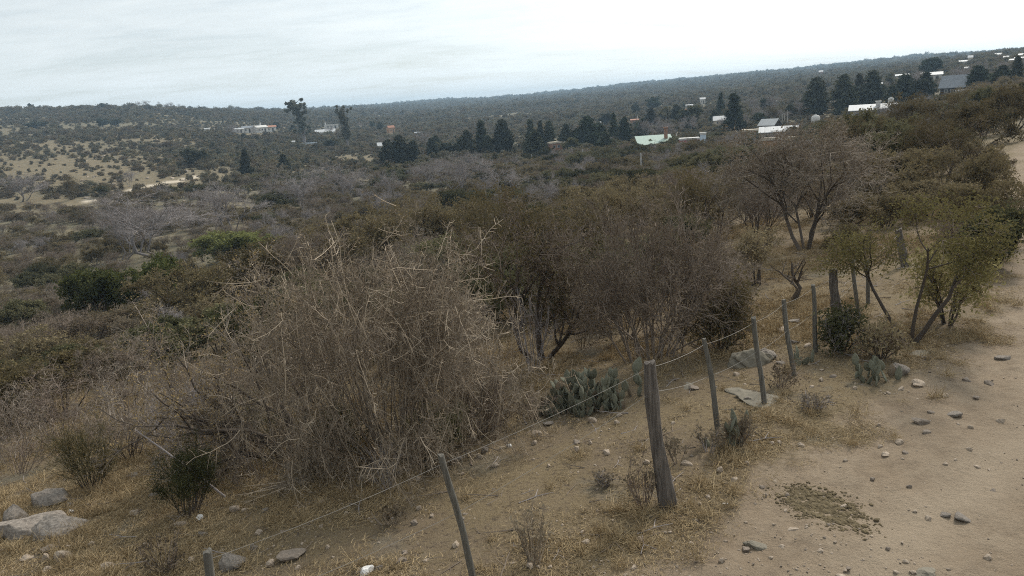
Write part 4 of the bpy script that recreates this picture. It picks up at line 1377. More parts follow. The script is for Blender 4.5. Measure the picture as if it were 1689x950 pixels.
for i, rad in picked:
    r = rr_[i]
    grn = fbm(X[i] / 9, Y[i] / 9, 3, 31)
    brn = fbm(X[i] / 7 + 9, Y[i] / 7, 3, 41)
    u = prg.random()
    if grn > .63:
        k = 'green%d' % prg.integers(2)
    elif brn > .58:
        k = ('bare%d' if u < .6 else 'brown%d') % prg.integers(2)
    else:
        k = ('olive%d' % prg.integers(3) if u < .66 else 'bare%d' % prg.integers(3) if u < .78 else 'brown%d' % prg.integers(2) if u < .92 else 'greytree%d' % prg.integers(3))
    if r < 17:
        k = 'bare%d' % prg.integers(3)
    elif 'tree' in k and r < 20:
        k = 'olive0'
    kd = KIND[k]
    W = rad * 2 * prg.uniform(.85, 1.08)
    H = W * kd.h / kd.w * prg.uniform(.75, 1.05)
    if r < 24:
        H = min(H, 2.0)
    if 'tree' in k:
        H *= 1.2
    on_screen = -30 < PX[i] < 1720 and PY[i] < 990
    cat = LOOK[k.rstrip('0123456789')][2]
    cnt = nsh if cat == 'shrub' else ntr
    if on_screen and cnt < (225 if cat == 'shrub' else 40):
        put_kind(k, PX[i], PY[i], X[i], Y[i], Zs[i], H, W)
        if cat == 'shrub':
            nsh += 1
        else:
            ntr += 1
    else:
        far_pts.append((X[i], Y[i], Zs[i] - .05, W / kd.w, H / kd.h, sorted(KIND).index(k)))
print('individual scrub', nsh, ntr, 'rest', len(far_pts))
KN = sorted(KIND)
# meshes of the kinds joined into one piece each for the scattered rest
WHOLE = []
for kn in KN:
    kd = KIND[kn]
    vs, fs, mi, vr, off = [], [], [], [], 0
    mbw = MB()
    for me_, mo in ((kd.ms, 0), (kd.mt, len(kd.ms.materials))):
        nv = len(me_.vertices)
        co = np.zeros(nv * 3, np.float32)
        me_.vertices.foreach_get('co', co)
        nl = len(me_.loops)
        li = np.zeros(nl, np.int32)
        me_.loops.foreach_get('vertex_index', li)
        pm_ = np.zeros(len(me_.polygons), np.int32)
        me_.polygons.foreach_get('material_index', pm_)
        va = np.zeros(nv, np.float32)
        me_.attributes['var'].data.foreach_get('value', va)
        mbw.add(co.reshape(-1, 3), li.reshape(-1, 4), mo, va)
        mbw.mi[-1] = pm_ + mo
    WHOLE.append(mbw.build(kn + '_whole', list(kd.ms.materials) + list(kd.mt.materials)))
fp = np.array(far_pts)
o = scatter('scrub', fp[:, :3], prg.uniform(0, 6.28, len(fp)), fp[:, [3, 3, 4]], fp[:, 5].astype(int), WHOLE)
tag(o, 'dense brown and olive scrub filling the valley between the nearer shrubs and the pines', 'scrub')
# ------------------------------------------------------------------ far trees


def conifer(seed, H, W, prof, n=2600, size=.42):
    rng = np.random.default_rng(seed)
    st, tw = MB(), MB()
    P = np.array([[[0, 0, -.3], [.04 * H * rng.normal() * .3, 0, H * .5], [0, 0, H * .97]]])
    V, q = tubes(P, np.array([[.22, .14, .04]]) * H / 9, 7)
    st.add(V, q, 0, .3)
    nb = 120
    h = rng.uniform(.06, .98, nb)
    az = rng.uniform(0, 6.28, nb)
    L = np.array([prof(a) for a in h]) * W / 2 * rng.uniform(.7, 1.1, nb)
    drop = rng.uniform(-.12, .22, nb)
    a0 = np.stack([0 * h, 0 * h, h * H], -1)
    a1 = a0 + np.stack([np.cos(az) * L, np.sin(az) * L, drop * L], -1)
    Pb = np.stack([a0, (a0 + a1) / 2 + [0, 0, -.03 * H], a1], 1)
    V, q = tubes(Pb, np.repeat(np.array([[.05, .035, .015]]), nb, 0) * H / 9, 3)
    tw.add(V, q, 0, .4)
    wgt = L + .15 * W
    i = rng.choice(nb, n, p=wgt / wgt.sum())
    f = rng.uniform(.1, 1.03, n)[:, None]
    c = a0[i] * (1 - f) + a1[i] * f + rng.normal(size=(n, 3)) * np.array([.05 * W, .05 * W, .03 * H])
    V, q = quads(rng, c, size * H / 9, 2.2, .35)
    tw.add(V, q, 1, np.repeat(np.clip(rng.random(nb)[i] * .7 + rng.random(n) * .3, 0, 1), 4))
    return st, tw


def blobtree(seed, H, W, n, size, ncl, trunk, low=.25, flat=.3):
    rng = np.random.default_rng(seed)
    st, tw = MB(), MB()
    c = rng.normal(size=(ncl, 3))
    c = unit(c) * rng.uniform(.25, .9, (ncl, 1))
    ctr = c * np.array([W / 2, W / 2, H * (1 - low) / 2]) + np.array([0, 0, H * (low + (1 - low) / 2)])
    P = [[[0, 0, -.3], [.02 * H, .01 * H, H * low * .8], [0, 0, H * .6]]]
    for k in range(min(ncl, 14)):
        P.append([[0, 0, H * low * .7], (np.array([0, 0, H * low]) + ctr[k]) / 2 + [0, 0, .02 * H], ctr[k]])
    P = np.array(P, float)
    rad = np.repeat(np.array([[.6, .42, .15]]) * trunk, len(P), 0)
    rad[0] = np.array([1, .8, .4]) * trunk
    V, q = tubes(P, rad, 6)
    st.add(V, q, 0, np.repeat(rng.random(len(P)), 18))
    i = rng.integers(0, ncl, n)
    rb = rng.uniform(.10, .19, ncl) * W
    d = unit(rng.normal(size=(n, 3))) * (rng.random((n, 1)) ** .45)
    pt = ctr[i] + d * rb[i][:, None] * np.array([1, 1, .8])
    V, q = quads(rng, pt, size, 1.7, flat)
    tw.add(V, q, 1, np.repeat(np.clip(rng.random(ncl)[i] * .6 + rng.random(n) * .4, 0, 1), 4))
    return st, tw


def cone(a):
    return (1 - a) ** .8 * (1 if a > .12 else .8)


def pine(a):
    return min(1, (1 - a) ** .6 * 1.05) * (.45 + .55 * min(1, a / .35))


def round_(a):
    return math.sqrt(max(0, 1 - (2 * a - .95) ** 2)) * .95 + .08


TCR = ('trunk', 'crown')
MC = [M['bark'], M['conifer']]
for v in range(3):
    KIND['pine%d' % v] = Kind('pine_tree', *conifer(200 + v, 9, 6.5, pine, 4600, .42), M['bark'], MC, 9, 6.5, TCR)
for v in range(2):
    KIND['cone%d' % v] = Kind('conifer_tree', *conifer(210 + v, 9, 5.0, cone, 4200, .36), M['bark'], MC, 9, 5.0, TCR)
for v in range(2):
    KIND['round%d' % v] = Kind('evergreen_tree', *blobtree(220 + v, 6, 6, 3600, .34, 46, .2, .12), M['bark'], MC, 6, 6, TCR)
KIND['leafy0'] = Kind('leafy_tree', *blobtree(231, 7, 6, 3000, .34, 40, .2, .2), M['bark'], [M['bark'], M['green']], 7, 6, TCR)
_s, _t = blobtree(240, 20, 9, 2600, .75, 30, .42, .35)
# eucalyptus: slim, branches hugging the trunk, an airy tuft on top
erng = np.random.default_rng(9)


def eucalyptus(seed, H, lean):
    rng = np.random.default_rng(seed)
    st, tw = MB(), MB()
    tr = np.array([[0, 0, -.5], [.1, 0, H * .3], [-.02 * H, 0, H * .6], [lean * H, 0, H * .9]])
    V, q = tubes(tr[None], np.array([[.5, .4, .28, .08]]), 7)
    st.add(V, q, 0, .6)
    cl = []
    for k in range(70):
        f = rng.uniform(.30, 1.0)
        i = min(int(f * 3), 2)
        b = tr[i] * (1 - (f * 3 - i)) + tr[i + 1] * (f * 3 - i)
        top = max(0, (f - .68) / .32)
        off = rng.normal(size=3) * np.array([.034 + .05 * top, .034 + .05 * top, .03]) * H
        cl.append(b + off)
        st.add(*tubes(np.array([[b - [0, 0, .04 * H], (b + cl[-1]) / 2, cl[-1]]]), np.array([[.12, .09, .05]]), 4), 0, .5)
    cl = np.array(cl)
    n = 2700
    i = rng.integers(0, len(cl), n)
    pt = cl[i] + rng.normal(size=(n, 3)) * np.array([.012, .012, .018]) * H
    V, q = quads(rng, pt, .42, 2.4)
    tw.add(V, q, 1, np.repeat(np.clip(rng.random(len(cl))[i] * .6 + rng.random(n) * .4, 0, 1), 4))
    return st, tw


KIND['euca0'] = Kind('eucalyptus_tree', *eucalyptus(250, 20, -.06), M['greybark'], [M['greybark'], M['euca']], 20, 5.6, TCR)
KIND['euca1'] = Kind('eucalyptus_tree', *eucalyptus(257, 20, -.03), M['greybark'], [M['greybark'], M['euca']], 20, 5.6, TCR)

FARTREES = []


def far_tree(k, px, py, top, w, look, cat='tree', group=None, rz=None, manual=True, rfix=None):
    if rfix:
        d = ray(px, py)
        kk = rfix / math.hypot(d[0], d[1])
        x, y = d[0] * kk, d[1] * kk
        z, r = float(hf(x, y)), rfix
        ty = project(x, y, z)[1]
        H, W = max(.5, (float(ty) - top) * r / F), w * r / F
    else:
        x, y, z, H, W, r = size_at(px, py, top, w)
    kd = KIND[k]
    o = kd.put(kd.name, x, y, z, prg.uniform(0, 6.28) if rz is None else rz, (W / kd.w, W / kd.w, H / kd.h))
    FARTREES.append((px, py, r))
    if manual:
        tag(o, look, cat, group)
    else:
        later(o, look, cat, px, py, group)


g = 'pines in the valley'
VIL = []
far_tree('euca0', 503, 240, 163, 32, 'tallest eucalyptus with an airy round tuft, breaking the left skyline', rz=0)
far_tree('euca1', 574, 247, 172, 24, 'thinner eucalyptus with a ragged crown, right of the tallest one', rz=0)
far_tree('round0', 323, 276, 245, 42, 'dark green round tree alone on the dry grass slope at the left')
far_tree('cone0', 408, 291, 250, 26, 'dark slender conifer right of the lone round tree')
far_tree('cone1', 470, 285, 256, 30, 'dark low conifer below the eucalyptus pair')
far_tree('round1', 546, 247, 230, 20, 'small dark round tree between the trunks of the eucalyptus pair')
ROW = [('pine0', 642, 272, 232, 36), ('pine1', 662, 272, 224, 44), ('pine2', 684, 270, 233, 30), ('pine0', 714, 262, 229, 26), ('round0', 742, 260, 234, 34), ('pine1', 773, 260, 215, 32),
       ('cone0', 797, 256, 200, 32), ('pine2', 806, 258, 224, 24), ('pine0', 831, 256, 200, 42), ('cone1', 877, 252, 199, 30), ('pine1', 884, 263, 218, 48), ('cone0', 893, 250, 201, 20),
       ('pine2', 908, 248, 201, 28), ('pine1', 935, 246, 205, 30), ('round1', 955, 244, 212, 34), ('pine0', 970, 244, 194, 46)]
for k in ROW:
    far_tree(*k, 'dark pine in the valley row', manual=False, group='dark pines in the valley row')
for k, px, py, top, w, look in [
        ('pine2', 628, 218, 202, 16, 'small dark conifer pair beside the orange house'), ('cone0', 1013, 235, 188, 22, 'slim dark conifer right of the pine row'),
        ('pine1', 1031, 236, 194, 28, 'bushy dark pine left of the green roofed house'), ('round0', 1001, 206, 186, 26, 'dark round tree behind the right end of the pine row'),
        ('round1', 1049, 190, 172, 16, 'tiny dark round tree on the far slope above the green roof'), ('round0', 1077, 182, 160, 26, 'flat topped dark tree on the far slope'),
        ('pine0', 1074, 212, 180, 26, 'dark pine behind the green roof'), ('leafy0', 1097, 204, 176, 28, 'yellowish green leafy tree among the dark pines'),
        ('pine1', 1116, 206, 174, 28, 'dark pine right of the yellowish green tree'), ('round1', 1055, 228, 204, 22, 'round dark tree just above the green roof'),
        ('cone1', 1137, 218, 196, 24, 'small dark conifer above the red walled house'), ('cone0', 1147, 205, 182, 12, 'slim young conifer behind the red walled house'),
        ('cone1', 1189, 198, 157, 20, 'pointed blue dark conifer left of the biggest cone shaped tree'), ('cone0', 1211, 220, 160, 42, 'biggest cone shaped dark conifer in the middle of the village'),
        ('round0', 1262, 198, 179, 30, 'dark round tree behind the white roofed house'), ('pine0', 1346, 192, 135, 48, 'leftmost of the big dark pines above the water tank'),
        ('pine1', 1391, 190, 130, 46, 'big dark pine second from left above the water tank'), ('pine2', 1416, 178, 129, 22, 'thin gappy pine between the big dark pines'),
        ('pine0', 1438, 176, 125, 42, 'big dark pine behind the long white roofed house'), ('leafy0', 1468, 145, 121, 16, 'small grey green tree on the slope above the big pines'),
        ('pine2', 1492, 168, 129, 42, 'dark pine right of the rooftop water tank'), ('pine1', 1526, 162, 125, 34, 'dark pine left of the steep dark roof'),
        ('round1', 1534, 130, 100, 34, 'bulky round tree below the right skyline'), ('pine2', 1612, 148, 115, 36, 'dark pine right of the steep dark roof'),
        ('cone0', 1676, 145, 103, 24, 'tall dark conifer at the right edge'), ('round0', 1648, 140, 120, 40, 'wide dark tree group below the far right houses'),
        ('round1', 170, 209, 196, 20, 'round tree on the left hillside'), ('round0', 191, 209, 197, 18, 'second round tree on the left hillside, right beside the first'),
        ('round1', 60, 212, 202, 34, 'dark low tree on the left hillside near the edge')]:
    far_tree(k, px, py, top, w, look)
vrng = np.random.default_rng(61)
for px0, px1, ya, yb, n in ((630, 1000, 258, 243, 20), (1000, 1340, 240, 186, 30), (1320, 1689, 190, 132, 24), (380, 640, 222, 216, 9)):
    for q in range(n):
        f = vrng.random()
        px = px0 + (px1 - px0) * f
        base = ya + (yb - ya) * f + vrng.uniform(-14, 8)
        hgt = vrng.uniform(16, 34) * (1 if px > 640 else .6)
        kk = ['greytree0', 'greytree1', 'round0', 'round1', 'leafy0', 'pine1', 'greytree2', 'thorntree0'][vrng.integers(8)]
        lk = {'g': 'bare brown tree', 'r': 'dark rounded tree', 'l': 'grey green leafy tree', 'p': 'small dark pine', 't': 'olive thorn tree'}[kk[0]]
        far_tree(kk, px, base, base - hgt, hgt * vrng.uniform(.85, 1.3), lk + ' among the houses' if px > 1000 else lk + ' across the valley', manual=False, group='smaller trees around the village')
for k, px, w, h in [('round0', 52, 9, 9), ('greytree0', 230, 10, 8), ('round1', 172, 16, 6), ('greytree1', 242, 12, 10), ('greytree2', 262, 9, 9), ('greytree0', 275, 10, 8), ('greytree1', 284, 8, 9), ('greytree2', 294, 9, 7)]:
    # on the crest of the left ridge
    d = ray(px, 180)
    u = np.array([d[0], d[1]]) / math.hypot(d[0], d[1])
    rs_ = np.linspace(300, 1200, 400)
    el_ = (hf(u[0] * rs_, u[1] * rs_) - CAMH) / rs_
    r = rs_[np.argmax(el_)] - 4
    x, y = u * r
    kd = KIND[k]
    o = kd.put(kd.name, x, y, float(hf(x, y)), prg.uniform(0, 6), (w * r / F / kd.w,) * 2 + (h * r / F / kd.h * 1.2,))
    later(o, 'small tree standing up on the left ridge skyline', 'tree', px, 175, 'trees on the left skyline')

# ------------------------------------------------------------------ buildings
M['white'] = plain('white_plaster', (0.46, 0.44, 0.41), (0.66, 0.64, 0.6), 1.5, 0.85, .1)
M['cream'] = plain('cream_plaster', (0.42, 0.36, 0.28), (0.55, 0.48, 0.38), 1.5, 0.9, .1)
M['brick'] = plain('brick_wall', (0.25, 0.13, 0.085), (0.36, 0.2, 0.13), 2.5, 0.9, .3)
M['orange'] = plain('orange_plaster', (0.36, 0.21, 0.12), (0.46, 0.29, 0.18), 1.5, 0.9, .1)
M['red'] = plain('red_plaster', (0.32, 0.03, 0.045), (0.42, 0.05, 0.06), 1.5, 0.85, .1)
M['tin'] = plain('pale_tin_roof', (0.30, 0.305, 0.31), (0.46, 0.46, 0.45), 1.0, 0.62, .2, spec=.3, stretch=(6, .3, 1))
M['greentin'] = plain('green_tin_roof', (0.17, 0.25, 0.2), (0.26, 0.34, 0.27), 1.0, 0.5, .2, spec=.4, stretch=(6, .3, 1))
M['slate'] = plain('grey_slate_roof', (0.13, 0.14, 0.155), (0.24, 0.25, 0.265), 3, 0.55, .3, spec=.4)
M['tile'] = plain('red_tile_roof', (0.28, 0.12, 0.075), (0.38, 0.19, 0.12), 4, 0.8, .3)
M['darkwood'] = plain('dark_timber', (0.035, 0.028, 0.024), (0.07, 0.055, 0.045), 3, 0.8, .3)
M['blue'] = plain('pale_blue_paint', (0.45, 0.55, 0.66), (0.58, 0.66, 0.74), 2, 0.7, .05)
M['black'] = plain('black_plastic', (0.02, 0.02, 0.022), (0.035, 0.035, 0.04), 2, 0.5, .05)
M['glass'] = plain('dark_window', (0.03, 0.035, 0.04), (0.05, 0.055, 0.06), 2, 0.15, 0, spec=.6)
M['carpaint'] = plain('white_car_paint', (0.66, 0.66, 0.65), (0.74, 0.74, 0.73), 2, 0.35, 0, spec=.5)
M['pole'] = plain('grey_pole', (0.3, 0.28, 0.26), (0.45, 0.43, 0.4), 4, 0.8, .1)
HOUSE_RECTS = []


def place(px, py):
    x, y, z, r = at(px, py)
    return x, y, z, r, -math.atan2(x, y)


def house(px, py, wpx, hpx, label, wall='white', roof='tin', kind='shed', yaw=0.0, depth=.7, win=2, door=True, name='house', chimney=None, cat='house', rise=.25, group=None):
    x, y, z, r, rz = place(px, py)
    W, H = wpx * r / F, hpx * r / F
    Dp = W * depth
    HOUSE_RECTS.append((px, py, wpx, hpx))
    o = empty(name, (x, y, z - .3), rz + yaw)
    tag(o, label, cat, group)
    hw = H * (1 - rise)
    zb = .3
    link('wall', MB().box((0, 0, (hw + zb) / 2 - .5), (W, Dp, hw + zb + 1.0)).build('wall', M[wall]), o)
    e = .35 if W > 4 else .15
    t = .12
    rb = MB()
    z0, z1 = zb + hw + .003, zb + H
    if kind == 'flat':
        rb.box((0, 0, z0 + t * 1.5), (W + e, Dp + e, t * 3))
    elif kind == 'shed':      # single slope, low side towards the viewer
        rb.prism([(-W / 2 - e, z0), (W / 2 + e, z0), (W / 2 + e, z0 + t), (-W / 2 - e, z0 + t)], 0, 1)
        rb = MB()
        V = []
        for sy, zz in ((-1, z0), (1, z1)):
            for sx in (-1, 1):
                for dz in (0, t):
                    V.append((sx * (W / 2 + e), sy * (Dp / 2 + e), zz + dz))
        rb.add(V, [[0, 2, 6, 4], [1, 5, 7, 3], [0, 1, 3, 2], [4, 6, 7, 5], [0, 4, 5, 1], [2, 3, 7, 6]])
        link('gable_infill', MB().prism([(-Dp / 2, z0 - .01), (Dp / 2, z0 - .01), (Dp / 2, z1 - .02)], -W / 2 + .01, W / 2 - .01).build('gable_infill', M[wall]), o, rot=(0, 0, math.pi / 2))
    elif kind == 'gable':     # ridge along the front
        V = []
        for sx in (-1, 1):
            for (yy, zz) in ((-Dp / 2 - e, z0 - .1), (0, z1), (Dp / 2 + e, z0 - .1)):
                V += [(sx * (W / 2 + e), yy, zz), (sx * (W / 2 + e), yy, zz + t)]
        rb.add(V, [[0, 6, 8, 2], [2, 8, 10, 4], [1, 3, 9, 7], [3, 5, 11, 9], [0, 1, 7, 6], [4, 10, 11, 5], [0, 2, 3, 1], [2, 4, 5, 3], [6, 7, 9, 8], [8, 9, 11, 10]])
        link('gable_infill', MB().prism([(-Dp / 2, z0 - .01), (Dp / 2, z0 - .01), (0, z1 - .03)], -W / 2 + .02, W / 2 - .02).build('gable_infill', M[wall]), o, rot=(0, 0, math.pi / 2))
    rm_ = link('roof', rb.build('roof', M[roof]), o)
    if chimney:
        cxp, chh, cm = chimney
        hh = chh * r / F
        link('chimney', MB().box((cxp * W, Dp * .1, z1 + hh / 2 - .3), (W * .10, W * .10, hh + .6)).box((cxp * W, Dp * .1, z1 + hh + .1), (W * .14, W * .14, .16)).build('chimney', M[cm]), rm_)
    for k in range(win):
        wx = (-.5 + (k + 1) / (win + 1 + (1 if door else 0))) * W
        ww, wh = min(1.1, W * .14), min(1.0, hw * .4)
        f = link('window', MB().box((wx, -Dp / 2 - .03, zb + hw * .58), (ww, .06, wh)).build('window', M['cream' if wall == 'white' else 'white']), o)
        link('pane', MB().box((wx, -Dp / 2 - .065, zb + hw * .58), (ww * .82, .02, wh * .82)).build('pane', M['glass']), f)
    if door:
        wx = (.5 - .9 / (win + 2)) * W
        link('door', MB().box((wx, -Dp / 2 - .03, zb + min(2.0, hw * .8) / 2), (min(.95, W * .15), .07, min(2.0, hw * .8))).build('door', M['darkwood']), o)
    return o, (x, y, z, r, rz + yaw, W, H, Dp)


def tank(px, py, wpx, hpx, label, mat='white', stand=.4):
    x, y, z, r, rz = place(px, py)
    W, H = wpx * r / F, hpx * r / F
    HOUSE_RECTS.append((px, py, wpx, hpx))
    o = empty('water_tank', (x, y, z), rz)
    tag(o, label, 'water tank')
    hs = H * stand
    a = np.linspace(0, 2 * np.pi, 13)[:-1]
    prof = [(0, hs), (.94, hs), (1, hs + .1), (1, H * .86), (.8, H * .95), (.3, H), (.3, H * 1.04), (0, H * 1.04)]
    V = np.array([(rr * W / 2 * math.cos(t), rr * W / 2 * math.sin(t), zz) for rr, zz in prof for t in a])
    q = np.array([[i * 12 + j, i * 12 + (j + 1) % 12, (i + 1) * 12 + (j + 1) % 12, (i + 1) * 12 + j] for i in range(len(prof) - 1) for j in range(12)])
    link('tank', MB().add(V, q).build('tank', M[mat], True), o)
    link('stand', MB().box((0, 0, hs / 2 - .3), (W * .9, W * .9, hs + .6 - .01)).build('stand', M['darkwood']), o)
    return o


def utility_pole(px, py, top, label, cross=True, strut=0, rad=.11, mat='pole'):
    x, y, z, r, rz = place(px, py)
    H = (py - top) * r / F
    o = empty('utility_pole', (x, y, z), rz)
    tag(o, label, 'pole')
    link('pole', MB().add(*tubes(np.array([[[0, 0, -.5], [0, 0, H]]]), np.array([[rad, rad * .7]]), 8)).build('pole', M[mat], True), o)
    if cross:
        link('crossarm', MB().box((0, -rad, H * .94), (1.2, .1, .1)).build('crossarm', M['darkwood']), o)
    if strut:
        link('strut', MB().add(*tubes(np.array([[[strut, .1, -.3], [0, .1, H * .8]]]), np.array([[rad * .7, rad * .6]]), 6)).build('strut', M['darkwood'], True), o)
    return o


hg = 'small far houses on the right hillside'
house(395, 219, 14, 7, 'small white shed at the left end of the farm houses', win=1)
house(409, 219, 15, 10, 'dark blue roofed open shed among the white farm buildings', 'white', 'slate', 'gable', win=1)
house(430, 219, 18, 11, 'white farm house with a little gable, left of a red tiled extension', 'white', 'white', 'gable', yaw=.5, win=2, chimney=(.1, 4, 'white'))
house(447, 217, 16, 9, 'red tiled porch house attached to the white farm house', 'white', 'tile', 'shed', win=1)
house(381, 220, 13, 4, 'low white slab roof in front of the farm buildings', win=0, kind='flat', door=False)
house(342, 216, 8, 4, 'tiny white hut leftmost of the farm', win=0, door=False)
house(537, 221, 30, 7, 'long low white roof between the two eucalyptus trunks', 'white', 'tin', 'shed', win=3, depth=.4, rise=.6)
house(547, 212, 22, 7, 'long white wall house behind the long low white roof', 'white', 'white', 'flat', win=2, depth=.4, chimney=(-.4, 3, 'white'))
house(630, 246, 13, 10, 'white roofed hut left of the first dark pine', 'cream', 'tin', 'shed', win=1, rise=.5)
house(645, 220, 11, 12, 'orange house with red roof beyond the dark pines', 'orange', 'tile', 'gable', yaw=.5, win=1)
house(691, 225, 13, 7, 'tan hut beyond the left pines', 'cream', 'slate', 'shed', win=1)
house(484, 240, 6, 7, 'tiny white hut below the tallest eucalyptus', win=0, door=False)
house(509, 240, 26, 4, 'low grey blue wall below the eucalyptus pair', 'blue', 'blue', 'flat', win=0, door=False, depth=.05, name='garden_wall', cat='wall')
house(920, 248, 30, 16, 'brick house glimpsed between the dark pines', 'brick', 'cream', 'flat', win=2, yaw=.2)
house(993, 206, 9, 5, 'small white roof on the far slope right of the pine row', win=0, door=False)
house(1047, 203, 13, 6, 'brick hut with a white tank on the far slope', 'brick', 'tile', 'shed', win=1, chimney=(.35, 4, 'white'))
house(1080, 248, 52, 22, 'green tin roofed house with a brick chimney', 'cream', 'greentin', 'shed', win=3, yaw=.12, chimney=(.36, 12, 'brick'), rise=.55, depth=.9)
house(983, 266, 14, 14, 'white framed kiosk ruin in the scrub below the pines', 'white', 'darkwood', 'flat', win=1, depth=.4)
house(1028, 272, 42, 6, 'low red brick garden wall in the scrub', 'brick', 'cream', 'flat', win=0, door=False, depth=.03, name='garden_wall', cat='wall')
house(1137, 246, 30, 17, 'red walled house with a flat white roof', 'red', 'white', 'flat', win=2, yaw=.1, rise=.12)
house(1160, 248, 9, 26, 'narrow pale blue tower at the right end of the red walled house', 'blue', 'white', 'flat', win=1, door=False, depth=1.0, rise=.05, name='tower', cat='tower')
house(1187, 206, 19, 13, 'white roofed house half hidden by the biggest conifer', 'cream', 'tin', 'shed', win=1, rise=.5)
house(1270, 214, 27, 16, 'dark sided house with a bright white gable roof', 'darkwood', 'tin', 'gable', yaw=-.5, win=1, rise=.55, depth=.9)
house(1284, 236, 52, 24, 'long white roofed house with cream walls in the village centre', 'cream', 'tin', 'shed', win=4, rise=.3, depth=.45)
house(1292, 252, 62, 22, 'orange cream yard wall below the long white roofed house', 'orange', 'cream', 'flat', win=0, door=False, depth=.03, name='garden_wall', cat='wall', rise=.1)
house(1242, 226, 30, 11, 'grey brick annex left of the long white roofed house', 'brick', 'cream', 'flat', win=2, depth=.5, rise=.15)
house(1228, 251, 14, 7, 'small white roof in the scrub below the village', win=0, door=False)
tank(1345, 212, 12, 20, 'square looking white water tank on a dark stand', stand=.35)
house(1159, 172, 8, 10, 'white tower house on the far slope above the village', win=1)
house(1137, 177, 11, 4, 'white roof beside the white tower house', win=0, door=False)
house(1137, 196, 17, 18, 'pale brick house on the slope above the red walled house', 'cream', 'brick', 'flat', win=2)
house(1275, 173, 9, 6, 'white hut on the slope above the long white roofed house', win=1)
house(1440, 196, 62, 20, 'long house with a pale sloping roof below the big dark pines', 'cream', 'tin', 'shed', win=4, rise=.35, depth=.5, chimney=(.1, 4, 'white'))
house(1469, 194, 14, 18, 'white gabled end block right of the long pale roof', 'white', 'white', 'gable', yaw=1.57, win=1, rise=.25)
tank(1469, 178, 8, 15, 'rooftop water tank beside the right end of the long pale roof', stand=.3)
o, hh = house(1574, 156, 30, 26, 'dark timber house with a steep grey roof', 'darkwood', 'slate', 'gable', win=2, rise=.62, yaw=-.25, depth=.85)
house(1603, 156, 38, 9, 'flat white roofed carport right of the steep dark roof', 'darkwood', 'white', 'flat', win=0, depth=.6, rise=.5)
house(1536, 135, 26, 13, 'weathered white house with a dark doorway on the right slope', 'white', 'tin', 'shed', win=2, rise=.3)
for px, py, w, h, lab in ((1489, 131, 18, 6, 'white house row above the big dark pines'), (1501, 116, 8, 4, 'white roof left of the bulky round tree'), (1354, 123, 6, 5, 'lone white dot of a house high on the blue hill'),
                          (1416, 121, 7, 3, 'faint white roof high on the blue hill right of the lone white dot'), (1588, 107, 10, 5, 'slanting white roof under the right skyline'),
                          (1600, 104, 6, 8, 'narrow white tower house beside the slanting white roof'), (1593, 118, 7, 5, 'white hut below the slanting white roof'),
                          (1646, 97, 8, 6, 'white house near the right skyline'), (1659, 100, 6, 5, 'smaller white house right of the white house near the right skyline'),
                          (1681, 102, 11, 5, 'white roof closest to the right edge'), (1667, 105, 10, 5, 'white house below the two small ones near the right skyline'),
                          (1686, 96, 9, 5, 'highest white roof cut by the right edge'), (1448, 145, 11, 6, 'white roof behind the big dark pines'), (1372, 172, 9, 7, 'white roof between the two leftmost big pines')):
    house(px, py + 1, w, h * 1.35, lab, wall=['cream', 'white', 'brick', 'cream', 'orange'][len(lab) % 5], win=2, door=True, group=hg, rise=.28)
house(1647, 122, 36, 5, 'long grey shed roof on the right slope', 'cream', 'slate', 'shed', win=3, group=hg, depth=.4)
utility_pole(1290, 208, 190, 'left of three grey poles behind the long white roofed house', False)
utility_pole(1294, 207, 189, 'middle of three grey poles behind the long white roofed house', False)
utility_pole(1299, 207, 184, 'tallest right of three grey poles, crossarm near its head', True)
utility_pole(1058, 292, 253, 'thin grey pole braced by a dark leaning strut in the scrub', False, .9)
utility_pole(962, 278, 246, 'pale thin pole rising from the scrub below the pines', False)
utility_pole(878, 270, 255, 'short white leaning pole below the pine row', False, .5)
utility_pole(1116, 236, 221, 'white post right of the green tin roof', False, 0, .16, 'white')
utility_pole(1296, 254, 240, 'short bright white post in front of the orange yard wall', False, 0, .2, 'white')
utility_pole(1312, 228, 214, 'dark tripod like post on the yard of the long white roofed house', False, .7, .1, 'darkwood')

# white car parked by the red walled house
x, y, z, r, rz = place(1151, 252)
car = empty('parked_car', (x, y, z), rz + .2)
tag(car, 'white car parked below the pale blue tower', 'car')
k = 17 * r / F / 4.2
car.scale = (k, k, k)
body = [(-2.1, .35), (2.1, .35), (2.1, .8), (1.95, .95), (1.1, 1.02), (-2.0, 1.0), (-2.1, .8)]
link('body', MB().prism(body, -.82, .82).build('body', M['carpaint']), car)
cab = [(-1.75, .99), (1.05, .99), (.45, 1.48), (-1.35, 1.5)]
link('cabin', MB().prism(cab, -.7, .7).build('cabin', M['glass']), car)
link('car_roof', MB().box((-.45, 0, 1.52), (1.75, 1.36, .06)).build('car_roof', M['carpaint']), car)
wm = None
for sx in (-1.3, 1.3):
    for sy in (-.8, .8):
        if wm is None:
            wm = MB().add(*tubes(np.array([[[0, -.1, 0], [0, -.099, 0], [0, .099, 0], [0, .1, 0]]]), np.array([[.05, .33, .33, .05]]), 14)).build('wheel', M['black'], False)
        link('wheel', wm, car, (sx, sy, .33))
# ------------------------------------------------------------------ scrub on the far slopes
N = 260000
rr_ = np.exp(prg.uniform(math.log(150), math.log(2600), N))
aa = np.radians(prg.uniform(-40, 40, N))
X, Y = np.sin(aa) * rr_, np.cos(aa) * rr_
Zs = hf(X, Y)
PX, PY = project(X, Y, Zs)
